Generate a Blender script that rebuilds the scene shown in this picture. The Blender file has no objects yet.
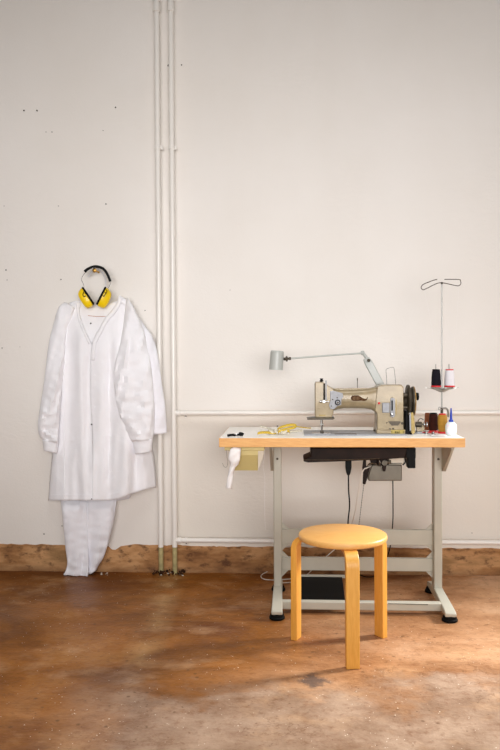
import bpy, bmesh, math, random
import numpy as np
from mathutils import Vector, Matrix, noise
random.seed(7)
PI = math.pi
COL = bpy.context.scene.collection

# ------------------------------------------------------------------ camera
F = 750.0
D_CAM, H_CAM = 3.95, 1.135
yaw, pitch, roll = math.atan(40 / 750), math.atan(17 / 750), 0.0052
fwd = Vector((-math.sin(yaw) * math.cos(pitch), math.cos(yaw) * math.cos(pitch), -math.sin(pitch)))
rgt = Vector((math.cos(yaw), math.sin(yaw), 0))
upv = rgt.cross(fwd)
r2 = rgt * math.cos(roll) - upv * math.sin(roll)
u2 = upv * math.cos(roll) + rgt * math.sin(roll)
CAM = Vector((0, -D_CAM, H_CAM))
cd = bpy.data.cameras.new('camera'); cam = bpy.data.objects.new('camera', cd); COL.objects.link(cam)
cd.sensor_fit = 'VERTICAL'; cd.sensor_height = 36; cd.sensor_width = 24; cd.lens = F / 750 * 36
cam.matrix_world = Matrix(((r2.x, u2.x, -fwd.x, CAM.x), (r2.y, u2.y, -fwd.y, CAM.y), (r2.z, u2.z, -fwd.z, CAM.z), (0, 0, 0, 1)))
bpy.context.scene.camera = cam

def P(px, py, Y):
    """the point of the upright plane y=Y seen at photo pixel (px, py)"""
    d = fwd + r2 * ((px - 250) / F) + u2 * ((375 - py) / F)
    return CAM + d * ((Y + D_CAM) / d.y)

def G(px, py, Z=0.0):
    """the point of the level plane z=Z seen at photo pixel (px, py)"""
    d = fwd + r2 * ((px - 250) / F) + u2 * ((375 - py) / F)
    return CAM + d * ((Z - H_CAM) / d.z)

# ------------------------------------------------------------------ materials
def lin(c):
    return tuple(((x / 255) / 12.92 if x / 255 <= 0.04045 else ((x / 255 + 0.055) / 1.055) ** 2.4) for x in c) + (1,)

def mat(name, rgb, rough=0.5, metal=0.0, var=0.06, scale=8, bump=0.0, bscale=60, coat=0.0, stretch=None, sss=0, trans=0):
    m = bpy.data.materials.new(name); m.use_nodes = True
    nt = m.node_tree; N = nt.nodes; L = nt.links
    b = N['Principled BSDF']
    b.inputs['Roughness'].default_value = rough; b.inputs['Metallic'].default_value = metal
    b.inputs['Coat Weight'].default_value = coat
    if trans: b.inputs['Transmission Weight'].default_value = trans
    if sss:
        b.inputs['Subsurface Weight'].default_value = sss; b.inputs['Subsurface Scale'].default_value = 0.02
    tc = N.new('ShaderNodeTexCoord')
    mp = N.new('ShaderNodeMapping'); L.new(tc.outputs['Object'], mp.inputs[0])
    if stretch: mp.inputs['Scale'].default_value = stretch
    nz = N.new('ShaderNodeTexNoise'); nz.inputs['Scale'].default_value = scale; nz.inputs['Detail'].default_value = 5
    L.new(mp.outputs[0], nz.inputs['Vector'])
    cr = N.new('ShaderNodeValToRGB')
    c = lin(rgb)
    cr.color_ramp.elements[0].position = 0.3; cr.color_ramp.elements[1].position = 0.7
    cr.color_ramp.elements[0].color = tuple(max(0, x * (1 - var)) for x in c[:3]) + (1,)
    cr.color_ramp.elements[1].color = tuple(min(1, x * (1 + var)) for x in c[:3]) + (1,)
    L.new(nz.outputs['Fac'], cr.inputs[0]); L.new(cr.outputs[0], b.inputs['Base Color'])
    if bump:
        n2 = N.new('ShaderNodeTexNoise'); n2.inputs['Scale'].default_value = bscale; n2.inputs['Detail'].default_value = 6
        L.new(mp.outputs[0], n2.inputs['Vector'])
        bp = N.new('ShaderNodeBump'); bp.inputs['Strength'].default_value = bump; bp.inputs['Distance'].default_value = 0.01
        L.new(n2.outputs['Fac'], bp.inputs['Height']); L.new(bp.outputs[0], b.inputs['Normal'])
    b.inputs['Specular IOR Level'].default_value = 0.12 if sum(rgb) < 150 else 0.4
    return m

class NB:
    """small node-building helper for the wall, floor and tape materials"""
    def __init__(s, name, rough=0.6):
        s.m = bpy.data.materials.new(name); s.m.use_nodes = True
        s.N = s.m.node_tree.nodes; s.L = s.m.node_tree.links; s.b = s.N['Principled BSDF']
        s.b.inputs['Roughness'].default_value = rough
        s.co = s.N.new('ShaderNodeTexCoord').outputs['Object']
    def map(s, scale=(1, 1, 1), loc=(0, 0, 0), rot=(0, 0, 0)):
        n = s.N.new('ShaderNodeMapping'); n.inputs['Scale'].default_value = scale
        n.inputs['Location'].default_value = loc; n.inputs['Rotation'].default_value = rot
        s.L.new(s.co, n.inputs[0]); return n.outputs[0]
    def noise(s, scale, detail=5, vec=None, rough=0.5, dist=0.0):
        n = s.N.new('ShaderNodeTexNoise'); n.inputs['Scale'].default_value = scale; n.inputs['Detail'].default_value = detail
        n.inputs['Roughness'].default_value = rough; n.inputs['Distortion'].default_value = dist
        s.L.new(vec if vec else s.co, n.inputs['Vector']); return n.outputs['Fac']
    def voro(s, scale, vec=None, feature='F1', out='Distance'):
        n = s.N.new('ShaderNodeTexVoronoi'); n.inputs['Scale'].default_value = scale; n.feature = feature
        s.L.new(vec if vec else s.co, n.inputs['Vector']); return n.outputs[out]
    def ramp(s, f, stops):
        n = s.N.new('ShaderNodeValToRGB'); e = n.color_ramp.elements
        while len(e) < len(stops): e.new(0.5)
        for k, (p, c) in enumerate(stops):
            e[k].position = p; e[k].color = c if isinstance(c, tuple) else (c, c, c, 1)
        s.L.new(f, n.inputs[0]); return n.outputs[0]
    def mix(s, f, a, b, mode='MIX'):
        n = s.N.new('ShaderNodeMix'); n.data_type = 'RGBA'; n.blend_type = mode
        for sock, v in ((n.inputs[0], f), (n.inputs[6], a), (n.inputs[7], b)):
            if hasattr(v, 'is_linked'): s.L.new(v, sock)
            else: sock.default_value = v
        return n.outputs[2]
    def math(s, op, a, b=0.0, clamp=False):
        n = s.N.new('ShaderNodeMath'); n.operation = op; n.use_clamp = clamp
        for sock, v in ((n.inputs[0], a), (n.inputs[1], b)):
            if hasattr(v, 'is_linked'): s.L.new(v, sock)
            else: sock.default_value = v
        return n.outputs[0]
    def xyz(s):
        n = s.N.new('ShaderNodeSeparateXYZ'); s.L.new(s.co, n.inputs[0]); return n.outputs
    def bump(s, h, strength=0.3, dist=0.01):
        n = s.N.new('ShaderNodeBump'); n.inputs['Strength'].default_value = strength; n.inputs['Distance'].default_value = dist
        s.L.new(h, n.inputs['Height']); s.L.new(n.outputs[0], s.b.inputs['Normal'])
    def color(s, c): s.L.new(c, s.b.inputs['Base Color'])

def wall_material():
    q = NB('painted_plaster', 0.55)
    big = q.noise(1.1, 4, rough=0.55)
    base = q.ramp(big, [(0.3, lin((234, 228, 220))), (0.7, lin((241, 236, 230)))])
    # roller streaks and a patched area of thicker plaster
    streak = q.noise(3.0, 4, q.map((1, 1, 0.25)))
    base = q.mix(q.ramp(streak, [(0.45, 0.0), (0.75, 0.25)]), base, lin((228, 220, 210)))
    x, y, z = q.xyz()
    # older paint below the pipe line, a little greyer and yellower
    low = q.math('MULTIPLY', q.math('LESS_THAN', z, 0.843), q.math('GREATER_THAN', x, -0.62))
    base = q.mix(q.math('MULTIPLY', low, 0.55), base, lin((226, 218, 204)))
    q.color(base)
    # grime specks low on the wall
    fine = q.noise(95, 5, rough=0.6)
    lump = q.noise(9, 4)
    ridge = q.noise(26, 5, q.map((1, 1, 2.2)), dist=0.6)
    zone = q.math('MULTIPLY', q.ramp(q.noise(1.6, 2, q.map((1, 1, 1.6), (2.3, 0, 0.4))), [(0.5, 0.0), (0.62, 1.0)]), ridge)
    h = q.math('ADD', q.math('MULTIPLY', fine, 0.25), q.math('ADD', q.math('MULTIPLY', lump, 0.6), q.math('MULTIPLY', zone, 0.6)))
    q.bump(h, 0.32, 0.01)
    return q.m

def skirting_material():
    q = NB('bare_render', 0.85)
    n = q.noise(2.2, 6, q.map((1, 1, 3.5)), rough=0.6)
    base = q.ramp(n, [(0.36, lin((122, 80, 44))), (0.46, lin((166, 118, 72))), (0.55, lin((198, 150, 102))), (0.66, lin((154, 116, 74)))])
    drk = q.noise(16, 5, q.map((1, 1, 1.8)), rough=0.65)
    base = q.mix(q.ramp(drk, [(0.53, 0.0), (0.66, 0.75)]), base, lin((78, 44, 22)))
    x, y, z = q.xyz()
    lowz = q.math('MULTIPLY', q.ramp(z, [(0.0, 1.0), (0.045, 0.0)]), q.noise(7, 4, q.map((1, 1, 4))))
    base = q.mix(lowz, base, lin((96, 62, 36)))
    q.color(base); q.bump(q.noise(40, 6), 0.5, 0.012)
    return q.m

def floor_material():
    q = NB('stained_concrete', 0.42)
    x, y, z = q.xyz()
    n1 = q.noise(1.9, 8, q.map((0.75, 1.25, 1)), rough=0.68, dist=0.5)
    brown = q.ramp(n1, [(0.34, lin((106, 56, 10))), (0.46, lin((136, 82, 22))), (0.54, lin((158, 98, 36))), (0.66, lin((176, 120, 60)))])
    pale = q.ramp(n1, [(0.34, lin((160, 112, 74))), (0.5, lin((192, 146, 108))), (0.64, lin((208, 168, 134)))])
    wob = q.math('MULTIPLY', q.math('SUBTRACT', q.noise(1.3, 5), 0.5), 1.3)
    f = q.math('ADD', q.math('MULTIPLY', x, 0.50), q.math('ADD', q.math('MULTIPLY', y, -0.30), wob))
    base = q.mix(q.ramp(f, [(0.05, 0.0), (0.60, 1.0)]), brown, pale)
    # worn grey patch in front
    g = q.math('ADD', q.math('MULTIPLY', y, -1.0), q.math('MULTIPLY', q.math('SUBTRACT', q.noise(2.0, 7, rough=0.65), 0.5), 1.3))
    g2 = q.math('ADD', q.math('MULTIPLY', x, 1.6), q.math('MULTIPLY', q.noise(3.0, 5), 0.8))
    gm = q.math('MULTIPLY', q.ramp(q.math('SUBTRACT', g, 1.0), [(0.30, 0.0), (0.46, 1.0)]),
                q.ramp(q.math('ADD', g2, 1.05), [(0.25, 0.0), (0.65, 1.0)]))
    grey = q.ramp(q.noise(5, 7, rough=0.7), [(0.36, lin((132, 108, 90))), (0.6, lin((178, 154, 134)))])
    base = q.mix(q.math('MULTIPLY', gm, 0.8), base, grey)
    # darker brown fringe along the patch
    fr = q.math('MULTIPLY', q.ramp(q.math('SUBTRACT', g, 1.0), [(0.18, 0.0), (0.29, 1.0), (0.36, 1.0), (0.46, 0.0)]), q.ramp(q.noise(3.2, 5), [(0.42, 0.0), (0.58, 1.0)]))
    base = q.mix(q.math('MULTIPLY', fr, 0.35), base, lin((120, 80, 48)))
    # darker brown band by the wall, stronger to the left
    dark_band = q.math('MULTIPLY', q.ramp(q.math('ADD', y, 1.0), [(0.62, 0.0), (0.95, 1.0)]), q.ramp(q.math('ADD', q.noise(2.3, 6, q.map((1, 2.5, 1))), q.math('MULTIPLY', x, -0.12)), [(0.46, 0.0), (0.62, 1.0)]))
    base = q.mix(q.math('MULTIPLY', dark_band, 0.7), base, lin((98, 52, 22)))
    # faded diagonal trail
    dt = q.math('ABSOLUTE', q.math('ADD', x, q.math('ADD', q.math('MULTIPLY', y, 0.05), q.math('ADD', 0.60, q.math('MULTIPLY', q.noise(3, 3), 0.05)))))
    dt = q.math('ADD', dt, q.math('MULTIPLY', q.math('LESS_THAN', y, -1.25), 1.0))
    trail = q.math('MULTIPLY', q.ramp(dt, [(0.0, 1.0), (0.09, 0.0)]), q.ramp(q.noise(5, 5), [(0.38, 0.0), (0.58, 1.0)]))
    base = q.mix(q.math('MULTIPLY', trail, 0.26), base, lin((246, 212, 154)))
    # cloudy dark stains, streaks and fine grain
    s1 = q.noise(4.5, 8, q.map((1, 1.8, 1), (4, 2, 0)), rough=0.7)
    base = q.mix(q.ramp(s1, [(0.50, 0.0), (0.66, 0.42)]), base, lin((112, 68, 36)))
    s3 = q.noise(3.4, 6, q.map((1, 1.3, 1), (9, 5, 0)), rough=0.62)
    base = q.mix(q.ramp(s3, [(0.54, 0.0), (0.68, 0.35)]), base, lin((214, 172, 130)))
    s2 = q.noise(30, 6, rough=0.75)
    base = q.mix(q.ramp(s2, [(0.52, 0.0), (0.68, 0.5)]), base, lin((113, 67, 31)))
    # cracks and scuffs
    ck = q.noise(2.6, 6, q.map((1, 1, 1), (2, 7, 0)), rough=0.6)
    line = q.math('ABSOLUTE', q.math('SUBTRACT', ck, 0.5))
    base = q.mix(q.math('MULTIPLY', q.ramp(line, [(0.0, 1.0), (0.006, 0.0)]), q.math('MULTIPLY', q.ramp(q.noise(2.0, 3), [(0.5, 0.0), (0.6, 1.0)]), 0.45)), base, lin((103, 66, 31)))
    # dark grit
    for sc, off in ((22, 2), (48, 7)):
        vv = q.voro(sc, q.map((1, 1, 0), (off, off, 0)))
        msk = q.math('GREATER_THAN', q.noise(sc * 0.3, 2, q.map((1, 1, 1), (off + 1, 4, 0))), 0.56)
        base = q.mix(q.math('MULTIPLY', q.math('MULTIPLY', q.ramp(vv, [(0.08, 1.0), (0.2, 0.0)]), msk), 0.6), base, lin((87, 57, 28)))
    # dark grey blotch in front of the stool
    b1 = q.math('ADD', q.math('ABSOLUTE', q.math('SUBTRACT', x, 0.077)), q.math('ABSOLUTE', q.math('ADD', y, 1.33)))
    b1 = q.math('ADD', b1, q.math('MULTIPLY', q.noise(36, 5, rough=0.7), 0.16))
    base = q.mix(q.ramp(b1, [(0.115, 0.75), (0.16, 0.0)]), base, lin((70, 66, 68)))
    # paint flecks
    for sc, th, off in ((15, 0.05, 0), (30, 0.09, 5), (58, 0.12, 9)):
        vv = q.voro(sc, q.map((1, 0.9, 0), (off, off * 0.7, 0)))
        msk = q.math('GREATER_THAN', q.noise(sc * 0.33, 2, q.map((1, 1, 1), (off + 3, 1, 0))), 0.54)
        fl = q.math('MULTIPLY', q.math('LESS_THAN', q.math('ADD', vv, q.math('MULTIPLY', q.noise(140, 3), 0.14)), th + 0.045), msk)
        base = q.mix(q.math('MULTIPLY', fl, 0.85), base, lin((238, 224, 206)))
    q.color(base); q.b.inputs['Specular IOR Level'].default_value = 0.15
    rg = q.ramp(q.noise(2.5, 5), [(0.35, 0.30), (0.65, 0.55)])
    q.L.new(rg, q.b.inputs['Roughness'])
    q.bump(q.math('ADD', q.noise(60, 6), q.math('MULTIPLY', q.noise(7, 5), 0.8)), 0.2, 0.01)
    return q.m

def wood_material(name, c1, c2, vec, rough=0.42):
    q = NB(name, rough)
    g = q.noise(26, 5, q.map(vec), rough=0.55)
    base = q.ramp(g, [(0.3, lin(c1)), (0.7, lin(c2))])
    g2 = q.noise(4, 3, q.map(vec))
    base = q.mix(q.ramp(g2, [(0.5, 0.0), (0.8, 0.35)]), base, lin(tuple(int(v * 0.9) for v in c1)))
    q.color(base); q.bump(g, 0.06, 0.003)
    q.b.inputs['Coat Weight'].default_value = 0.15; q.b.inputs['Coat Roughness'].default_value = 0.35
    return q.m

def cloth_material(name, rgb):
    q = NB(name, 0.9)
    n = q.noise(6, 4)
    q.color(q.ramp(n, [(0.3, lin(tuple(int(v * 0.985) for v in rgb))), (0.7, lin(rgb))]))
    w = q.noise(240, 3, q.map((1, 1, 0.6)))
    q.bump(q.math('ADD', q.math('MULTIPLY', w, 0.35), q.noise(34, 5, dist=0.8)), 0.22, 0.008)
    q.b.inputs['Sheen Weight'].default_value = 0.15
    return q.m

M = dict(
    wall=wall_material(), skirt=skirting_material(), floor=floor_material(),
    hole=mat('dark_hole', (60, 52, 46), 0.9),
    pipe=mat('white_gloss_paint', (243, 239, 232), 0.32, var=0.02, coat=0.2),
    pipe_green=mat('aged_green_paint', (176, 164, 116), 0.5, var=0.25, scale=30, bump=0.3),
    pipe_metal=mat('dull_zinc', (150, 140, 120), 0.5, metal=0.3, var=0.2, scale=40),
    rubble=mat('dark_rubble', (58, 36, 22), 0.9, var=0.5, scale=60, bump=0.5),
    chip=mat('white_plaster_chip', (225, 215, 200), 0.9, var=0.1),
    cloth=cloth_material('white_cotton', (250, 249, 252)),
    cloth2=cloth_material('white_cotton_twill', (244, 243, 248)),
    button=mat('dark_snap', (70, 66, 70), 0.4, metal=0.5),
    thread_line=mat('pink_stitching', (196, 150, 130), 0.8),
    clear=mat('frosted_hanger_plastic', (214, 212, 214), 0.25, var=0.03),
    brass=mat('brass', (196, 150, 70), 0.35, metal=0.7, var=0.2, scale=60),
    yellow=mat('yellow_plastic', (255, 214, 6), 0.35, var=0.04, coat=0.2),
    black=mat('black_plastic', (12, 12, 12), 0.5, var=0.2),
    rubber=mat('black_rubber', (16, 15, 15), 0.7, var=0.2, bump=0.2),
    steel=mat('brushed_steel', (178, 176, 172), 0.32, metal=0.85, var=0.1, scale=50),
    dark_steel=mat('dark_oily_steel', (78, 70, 58), 0.42, metal=0.5, var=0.35, scale=40),
    chrome=mat('chrome', (150, 150, 150), 0.22, metal=0.9, var=0.03),
    birch=wood_material('honey_birch', (236, 172, 92), (246, 190, 112), (1.0, 7.0, 7.0)),
    birch_leg=wood_material('honey_birch_upright', (234, 166, 66), (246, 184, 86), (7.0, 7.0, 0.8)),
    edge=wood_material('beech_edging', (222, 158, 84), (240, 186, 112), (0.8, 9.0, 9.0), 0.5),
    laminate=mat('cream_laminate', (253, 250, 243), 0.3, var=0.02),
    stand=mat('grey_green_enamel', (192, 190, 176), 0.4, var=0.04, scale=12, coat=0.1),
    drawer=mat('olive_beige_metal', (196, 178, 118), 0.4, metal=0.15, var=0.06, scale=10),
    casting=mat('beige_hammered_enamel', (150, 133, 102), 0.34, metal=0.12, var=0.14, scale=30, bump=0.12, bscale=160, coat=0.3),
    plate=mat('pale_aluminium', (156, 157, 161), 0.45, metal=0.1, var=0.12, scale=70),
    badge=mat('bronze_badge', (72, 44, 20), 0.5, metal=0.1, var=0.5, scale=200),
    old_gold=mat('dull_gold', (122, 88, 40), 0.5, var=0.2),
    old_brass=mat('tarnished_brass', (142, 122, 74), 0.4, metal=0.5, var=0.3, scale=60),
    gold=mat('gold_leaf', (168, 130, 66), 0.4, metal=0.5, var=0.2),
    label_yellow=mat('yellow_plate', (184, 162, 76), 0.45, var=0.15, scale=200),
    red=mat('red_plastic', (212, 40, 44), 0.4),
    pan=mat('oily_dark_brown', (34, 22, 16), 0.5, metal=0.0, var=0.45, scale=14, bump=0.05),
    motor=mat('grey_motor_enamel', (112, 106, 94), 0.35, metal=0.35, var=0.12, scale=20),
    cream=mat('cream_plastic', (216, 204, 184), 0.45, var=0.04),
    lamp=mat('lamp_grey_enamel', (184, 186, 180), 0.38, var=0.03, coat=0.15),
    thread_white=mat('white_thread', (240, 236, 240), 0.8, var=0.03, bump=0.4, bscale=20, stretch=(1, 1, 30)),
    thread_black=mat('black_thread', (28, 26, 34), 0.75, var=0.2, bump=0.4, bscale=20, stretch=(1, 1, 30)),
    thread_ochre=mat('ochre_thread', (184, 136, 48), 0.7, var=0.15, bump=0.4, bscale=20, stretch=(1, 1, 30)),
    thread_brown=mat('dark_brown_thread', (54, 22, 14), 0.7, var=0.25, bump=0.4, bscale=20, stretch=(1, 1, 30)),
    thread_rust=mat('rust_thread', (140, 78, 44), 0.75, var=0.2, bump=0.4, bscale=20, stretch=(1, 1, 30)),
    bottle=mat('milky_plastic', (240, 244, 246), 0.28, var=0.02, sss=0.3),
    blue=mat('blue_plastic', (34, 66, 176), 0.35),
    paper=mat('white_paper', (244, 240, 238), 0.8, var=0.02),
    white_cable=mat('white_cable', (228, 222, 212), 0.5),
    wire=mat('thin_wire', (150, 142, 130), 0.4, metal=0.6),
)
def tape_material(name, base, tick):
    q = NB(name, 0.45)
    w = q.N.new('ShaderNodeTexWave'); w.wave_type = 'BANDS'; w.bands_direction = 'X'; w.inputs['Scale'].default_value = 34
    q.L.new(q.N.new('ShaderNodeTexCoord').outputs['Generated'], w.inputs['Vector'])
    q.color(q.mix(q.ramp(w.outputs['Fac'], [(0.78, 0.0), (0.85, 1.0)]), lin(base), lin(tick)))
    return q.m
M['tape_white'] = tape_material('white_measuring_tape', (240, 234, 216), (120, 100, 60))
M['tape_yellow'] = tape_material('yellow_measuring_tape', (236, 200, 60), (150, 116, 30))

# ------------------------------------------------------------------ mesh helpers
def frame(d):
    d = d.normalized(); a = Vector((0, 0, 1)) if abs(d.z) < 0.9 else Vector((1, 0, 0))
    u = d.cross(a).normalized(); return u, u.cross(d).normalized()

def box(bm, lo, hi):
    lo, hi = Vector(lo), Vector(hi)
    v = [bm.verts.new((x, y, z)) for x in (lo.x, hi.x) for y in (lo.y, hi.y) for z in (lo.z, hi.z)]
    for f in ((0, 1, 3, 2), (4, 6, 7, 5), (0, 4, 5, 1), (2, 3, 7, 6), (0, 2, 6, 4), (1, 5, 7, 3)):
        bm.faces.new([v[i] for i in f])

def cyl(bm, p0, p1, r0, r1=None, seg=20, caps=True):
    p0, p1 = Vector(p0), Vector(p1); r1 = r0 if r1 is None else r1
    u, w = frame(p1 - p0)
    A = [bm.verts.new(p0 + (u * math.cos(2 * PI * k / seg) + w * math.sin(2 * PI * k / seg)) * r0) for k in range(seg)]
    B = [bm.verts.new(p1 + (u * math.cos(2 * PI * k / seg) + w * math.sin(2 * PI * k / seg)) * r1) for k in range(seg)]
    for k in range(seg): bm.faces.new((A[k], A[(k + 1) % seg], B[(k + 1) % seg], B[k]))
    if caps: bm.faces.new(A[::-1]); bm.faces.new(B)

def lathe(bm, prof, c, axis=(0, 0, 1), seg=28, scale=(1, 1)):
    """prof: (radius, distance along axis)"""
    c = Vector(c); ax = Vector(axis).normalized(); u, w = frame(ax); rings = []
    for r, h in prof:
        if r < 1e-6: rings.append([bm.verts.new(c + ax * h)])
        else: rings.append([bm.verts.new(c + ax * h + (u * math.cos(2 * PI * k / seg) * scale[0] + w * math.sin(2 * PI * k / seg) * scale[1]) * r) for k in range(seg)])
    for a, b in zip(rings, rings[1:]):
        for k in range(seg):
            j = (k + 1) % seg
            if len(a) == 1 and len(b) == 1: continue
            if len(a) == 1: bm.faces.new((a[0], b[k], b[j]))
            elif len(b) == 1: bm.faces.new((a[k], a[j], b[0]))
            else: bm.faces.new((a[k], a[j], b[j], b[k]))
    if len(rings[0]) > 1: bm.faces.new(rings[0][::-1])
    if len(rings[-1]) > 1: bm.faces.new(rings[-1])

def smooth_path(pts, n=8):
    pts = [Vector(p) for p in pts]; out = []
    for i in range(len(pts) - 1):
        p0 = pts[max(i - 1, 0)]; p1 = pts[i]; p2 = pts[i + 1]; p3 = pts[min(i + 2, len(pts) - 1)]
        for k in range(n):
            t = k / n
            out.append(0.5 * ((2 * p1) + (p2 - p0) * t + (2 * p0 - 5 * p1 + 4 * p2 - p3) * t * t + (3 * p1 - p0 - 3 * p2 + p3) * t ** 3))
    out.append(pts[-1]); return out

def tube(bm, pts, r, seg=8, smooth=True, n=8):
    pts = smooth_path(pts, n) if smooth else [Vector(p) for p in pts]
    u = None; rings = []
    for i, p in enumerate(pts):
        d = (pts[min(i + 1, len(pts) - 1)] - pts[max(i - 1, 0)]).normalized()
        if u is None: u, w = frame(d)
        else:
            u = (u - d * u.dot(d)).normalized()
        w = d.cross(u)
        rr = r[i] if isinstance(r, list) else r
        rings.append([bm.verts.new(p + (u * math.cos(2 * PI * k / seg) + w * math.sin(2 * PI * k / seg)) * rr) for k in range(seg)])
    for a, b in zip(rings, rings[1:]):
        for k in range(seg): bm.faces.new((a[k], a[(k + 1) % seg], b[(k + 1) % seg], b[k]))
    bm.faces.new(rings[0][::-1]); bm.faces.new(rings[-1])

def prism(bm, pts, vec):
    """closed polygon pts (3-D, planar) pushed along vec"""
    vec = Vector(vec)
    A = [bm.verts.new(p) for p in pts]; B = [bm.verts.new(Vector(p) + vec) for p in pts]; n = len(A)
    bm.faces.new(A); bm.faces.new(B[::-1])
    for k in range(n): bm.faces.new((A[k], B[k], B[(k + 1) % n], A[(k + 1) % n]))

def pprism(bm, pix, Y, depth):
    prism(bm, [P(x, y, Y) for x, y in pix], (0, depth, 0))

def pbox(bm, x0, y0, x1, y1, Y, depth):
    """upright box whose front face covers photo pixels x0,y0..x1,y1 at plane Y"""
    a = P((x0 + x1) / 2, y1, Y); b = P((x0 + x1) / 2, y0, Y)
    l = P(x0, (y0 + y1) / 2, Y); r = P(x1, (y0 + y1) / 2, Y)
    box(bm, (l.x, Y, a.z), (r.x, Y + depth, b.z))

def grid(bm, rows, closed=False):
    V = [[bm.verts.new(p) for p in row] for row in rows]
    for a, b in zip(V, V[1:]):
        n = len(a)
        for k in range(n if closed else n - 1): bm.faces.new((a[k], a[(k + 1) % n], b[(k + 1) % n], b[k]))
    return V

def strip(bm, pts, width, n=6, smooth=True):
    """ribbon: pts along, width vector (or list of)"""
    pts = smooth_path(pts, n) if smooth else [Vector(p) for p in pts]
    W = width if isinstance(width, list) else [width] * len(pts)
    if len(W) != len(pts): W = [W[min(int(i / (len(pts) - 1) * (len(W) - 1) + 0.5), len(W) - 1)] for i in range(len(pts))]
    grid(bm, [[p - Vector(w) / 2, p + Vector(w) / 2] for p, w in zip(pts, W)])

def tag(o, label=None, cat=None, group=None, kind=None):
    if label: o['label'] = label
    if cat: o['category'] = cat
    if group: o['group'] = group
    if kind: o['kind'] = kind
    return o

def mk(name, bm, m, parent=None, smooth=True, bevel=0.0, solid=0.0, sub=0, angle=40, label=None, seg=2):
    bmesh.ops.remove_doubles(bm, verts=bm.verts, dist=1e-6)
    bmesh.ops.recalc_face_normals(bm, faces=bm.faces)
    me = bpy.data.meshes.new(name); 
    lay = None
    if smooth:
        for f in bm.faces: f.smooth = True
        for e in bm.edges:
            if len(e.link_faces) == 2 and e.calc_face_angle(0) > math.radians(angle): e.smooth = False
    # origin at the base centre of the mesh
    vs = [v.co for v in bm.verts]
    lo = Vector((min(v.x for v in vs), min(v.y for v in vs), min(v.z for v in vs)))
    hi = Vector((max(v.x for v in vs), max(v.y for v in vs), max(v.z for v in vs)))
    org = Vector(((lo.x + hi.x) / 2, (lo.y + hi.y) / 2, lo.z))
    bmesh.ops.translate(bm, verts=bm.verts, vec=-org)
    bm.to_mesh(me); bm.free()
    ms = m if isinstance(m, (list, tuple)) else [m]
    for x in ms: me.materials.append(x)
    o = bpy.data.objects.new(name, me); COL.objects.link(o)
    if parent is not None:
        o.parent = parent
        o.location = org - WORLD[parent.name]
    else: o.location = org
    WORLD[o.name] = org
    if solid:
        s = o.modifiers.new('solid', 'SOLIDIFY'); s.thickness = solid; s.offset = 0
    if bevel:
        b = o.modifiers.new('bevel', 'BEVEL'); b.width = bevel; b.segments = seg; b.limit_method = 'ANGLE'; b.angle_limit = math.radians(38)
        b.harden_normals = False
    if sub:
        s = o.modifiers.new('sub', 'SUBSURF'); s.levels = sub; s.render_levels = sub
    if label: o['label'] = label
    return o
WORLD = {}

def thing(name, label, cat, loc, group=None, kind=None):
    o = bpy.data.objects.new(name, None); COL.objects.link(o)
    o.location = loc; o.empty_display_size = 0.05; WORLD[o.name] = Vector(loc)
    return tag(o, label, cat, group, kind)

B = bmesh.new

def sst(a, b, x):
    t = max(0.0, min(1.0, (x - a) / (b - a))); return t * t * (3 - 2 * t)

# ================================================================== SETTING
# back wall: one subdivided plate with the small holes and nail marks as dark faces on it
bm = B(); box(bm, (-4.0, 0.0, 0.0), (4.0, 0.16, 3.6))
for f in bm.faces: f.material_index = 0
holes = [(24, 110.5, 1.3), (37, 110.5, 1.3), (115.5, 107.5, 1.2), (52, 132, 0.8), (46, 132, 0.6), (103, 130.5, 0.6), (106, 204, 1.0),
         (58.5, 206, 0.6), (4, 206, 0.5), (6, 270, 1.1), (7, 280, 0.6), (61, 279.5, 1.0), (168.5, 65.5, 1.5), (181.5, 65, 1.0), (145, 310.5, 0.9),
         (2, 348, 0.8), (20, 347, 0.5), (186, 415.8, 1.2), (44, 534, 1.0), (62, 526, 0.7), (472, 533, 0.6), (230, 290, 0.5), (345, 430, 0.5)]
for hx, hy, hr in holes:
    c = P(hx, hy, -0.0008); n = 9
    ring = [bm.verts.new(c + Vector((math.cos(2 * PI * k / n), 0, math.sin(2 * PI * k / n))) * hr / 190 * random.uniform(0.55, 0.85)) for k in range(n)]
    f = bm.faces.new(ring); f.material_index = 1
wall = mk('wall_back', bm, [M['wall'], M['hole']], smooth=False)
tag(wall, 'off-white painted plaster wall with small nail holes', 'wall', kind='structure')
# the wall's material uses metres: keep the object origin's texture space at the world origin
wall.data.transform(Matrix.Translation(wall.location)); wall.location = (0, 0, 0)

bm = B(); box(bm, (-4.0, -6.2, -0.12), (4.0, 0.16, 0.0))
floor = mk('floor', bm, M['floor'], smooth=False)
floor.data.transform(Matrix.Translation(floor.location)); floor.location = (0, 0, 0)
tag(floor, 'brown stained worn concrete floor with white paint flecks', 'floor', kind='structure')

# bare rough band along the foot of the wall, with a ragged upper edge
bm = B(); top = []
X = -4.0
while X < 4.0:
    step = random.uniform(0.006, 0.03)
    hgt = 0.138 + 0.006 * noise.noise(Vector((X * 2.1, 3, 0))) + 0.007 * noise.noise(Vector((X * 14, 0, 0))) + 0.004 * noise.noise(Vector((X * 60, 9, 0)))
    px = 290 + X * 190
    hgt -= 0.026 * sst(103, 107, px) * (1 - sst(112, 119, px))
    if px > 190: hgt -= 0.002 
    top.append((X, hgt)); X += step
top.append((4.0, 0.13))
rows = []
for X, z in top:
    rows.append([Vector((X, -0.0, z)), Vector((X, -0.005, z - 0.001)), Vector((X, -0.007, z - 0.008)), Vector((X, -0.012 + 0.003 * noise.noise(Vector((X * 5, 2, 1))), 0.05)), Vector((X, -0.017 + 0.004 * noise.noise(Vector((X * 6, 7, 1))), 0.02)), Vector((X, -0.026 + 0.006 * noise.noise(Vector((X * 9, 5, 1))), 0.0))])
grid(bm, rows)
sk = mk('baseboard_back', bm, M['skirt'])
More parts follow.
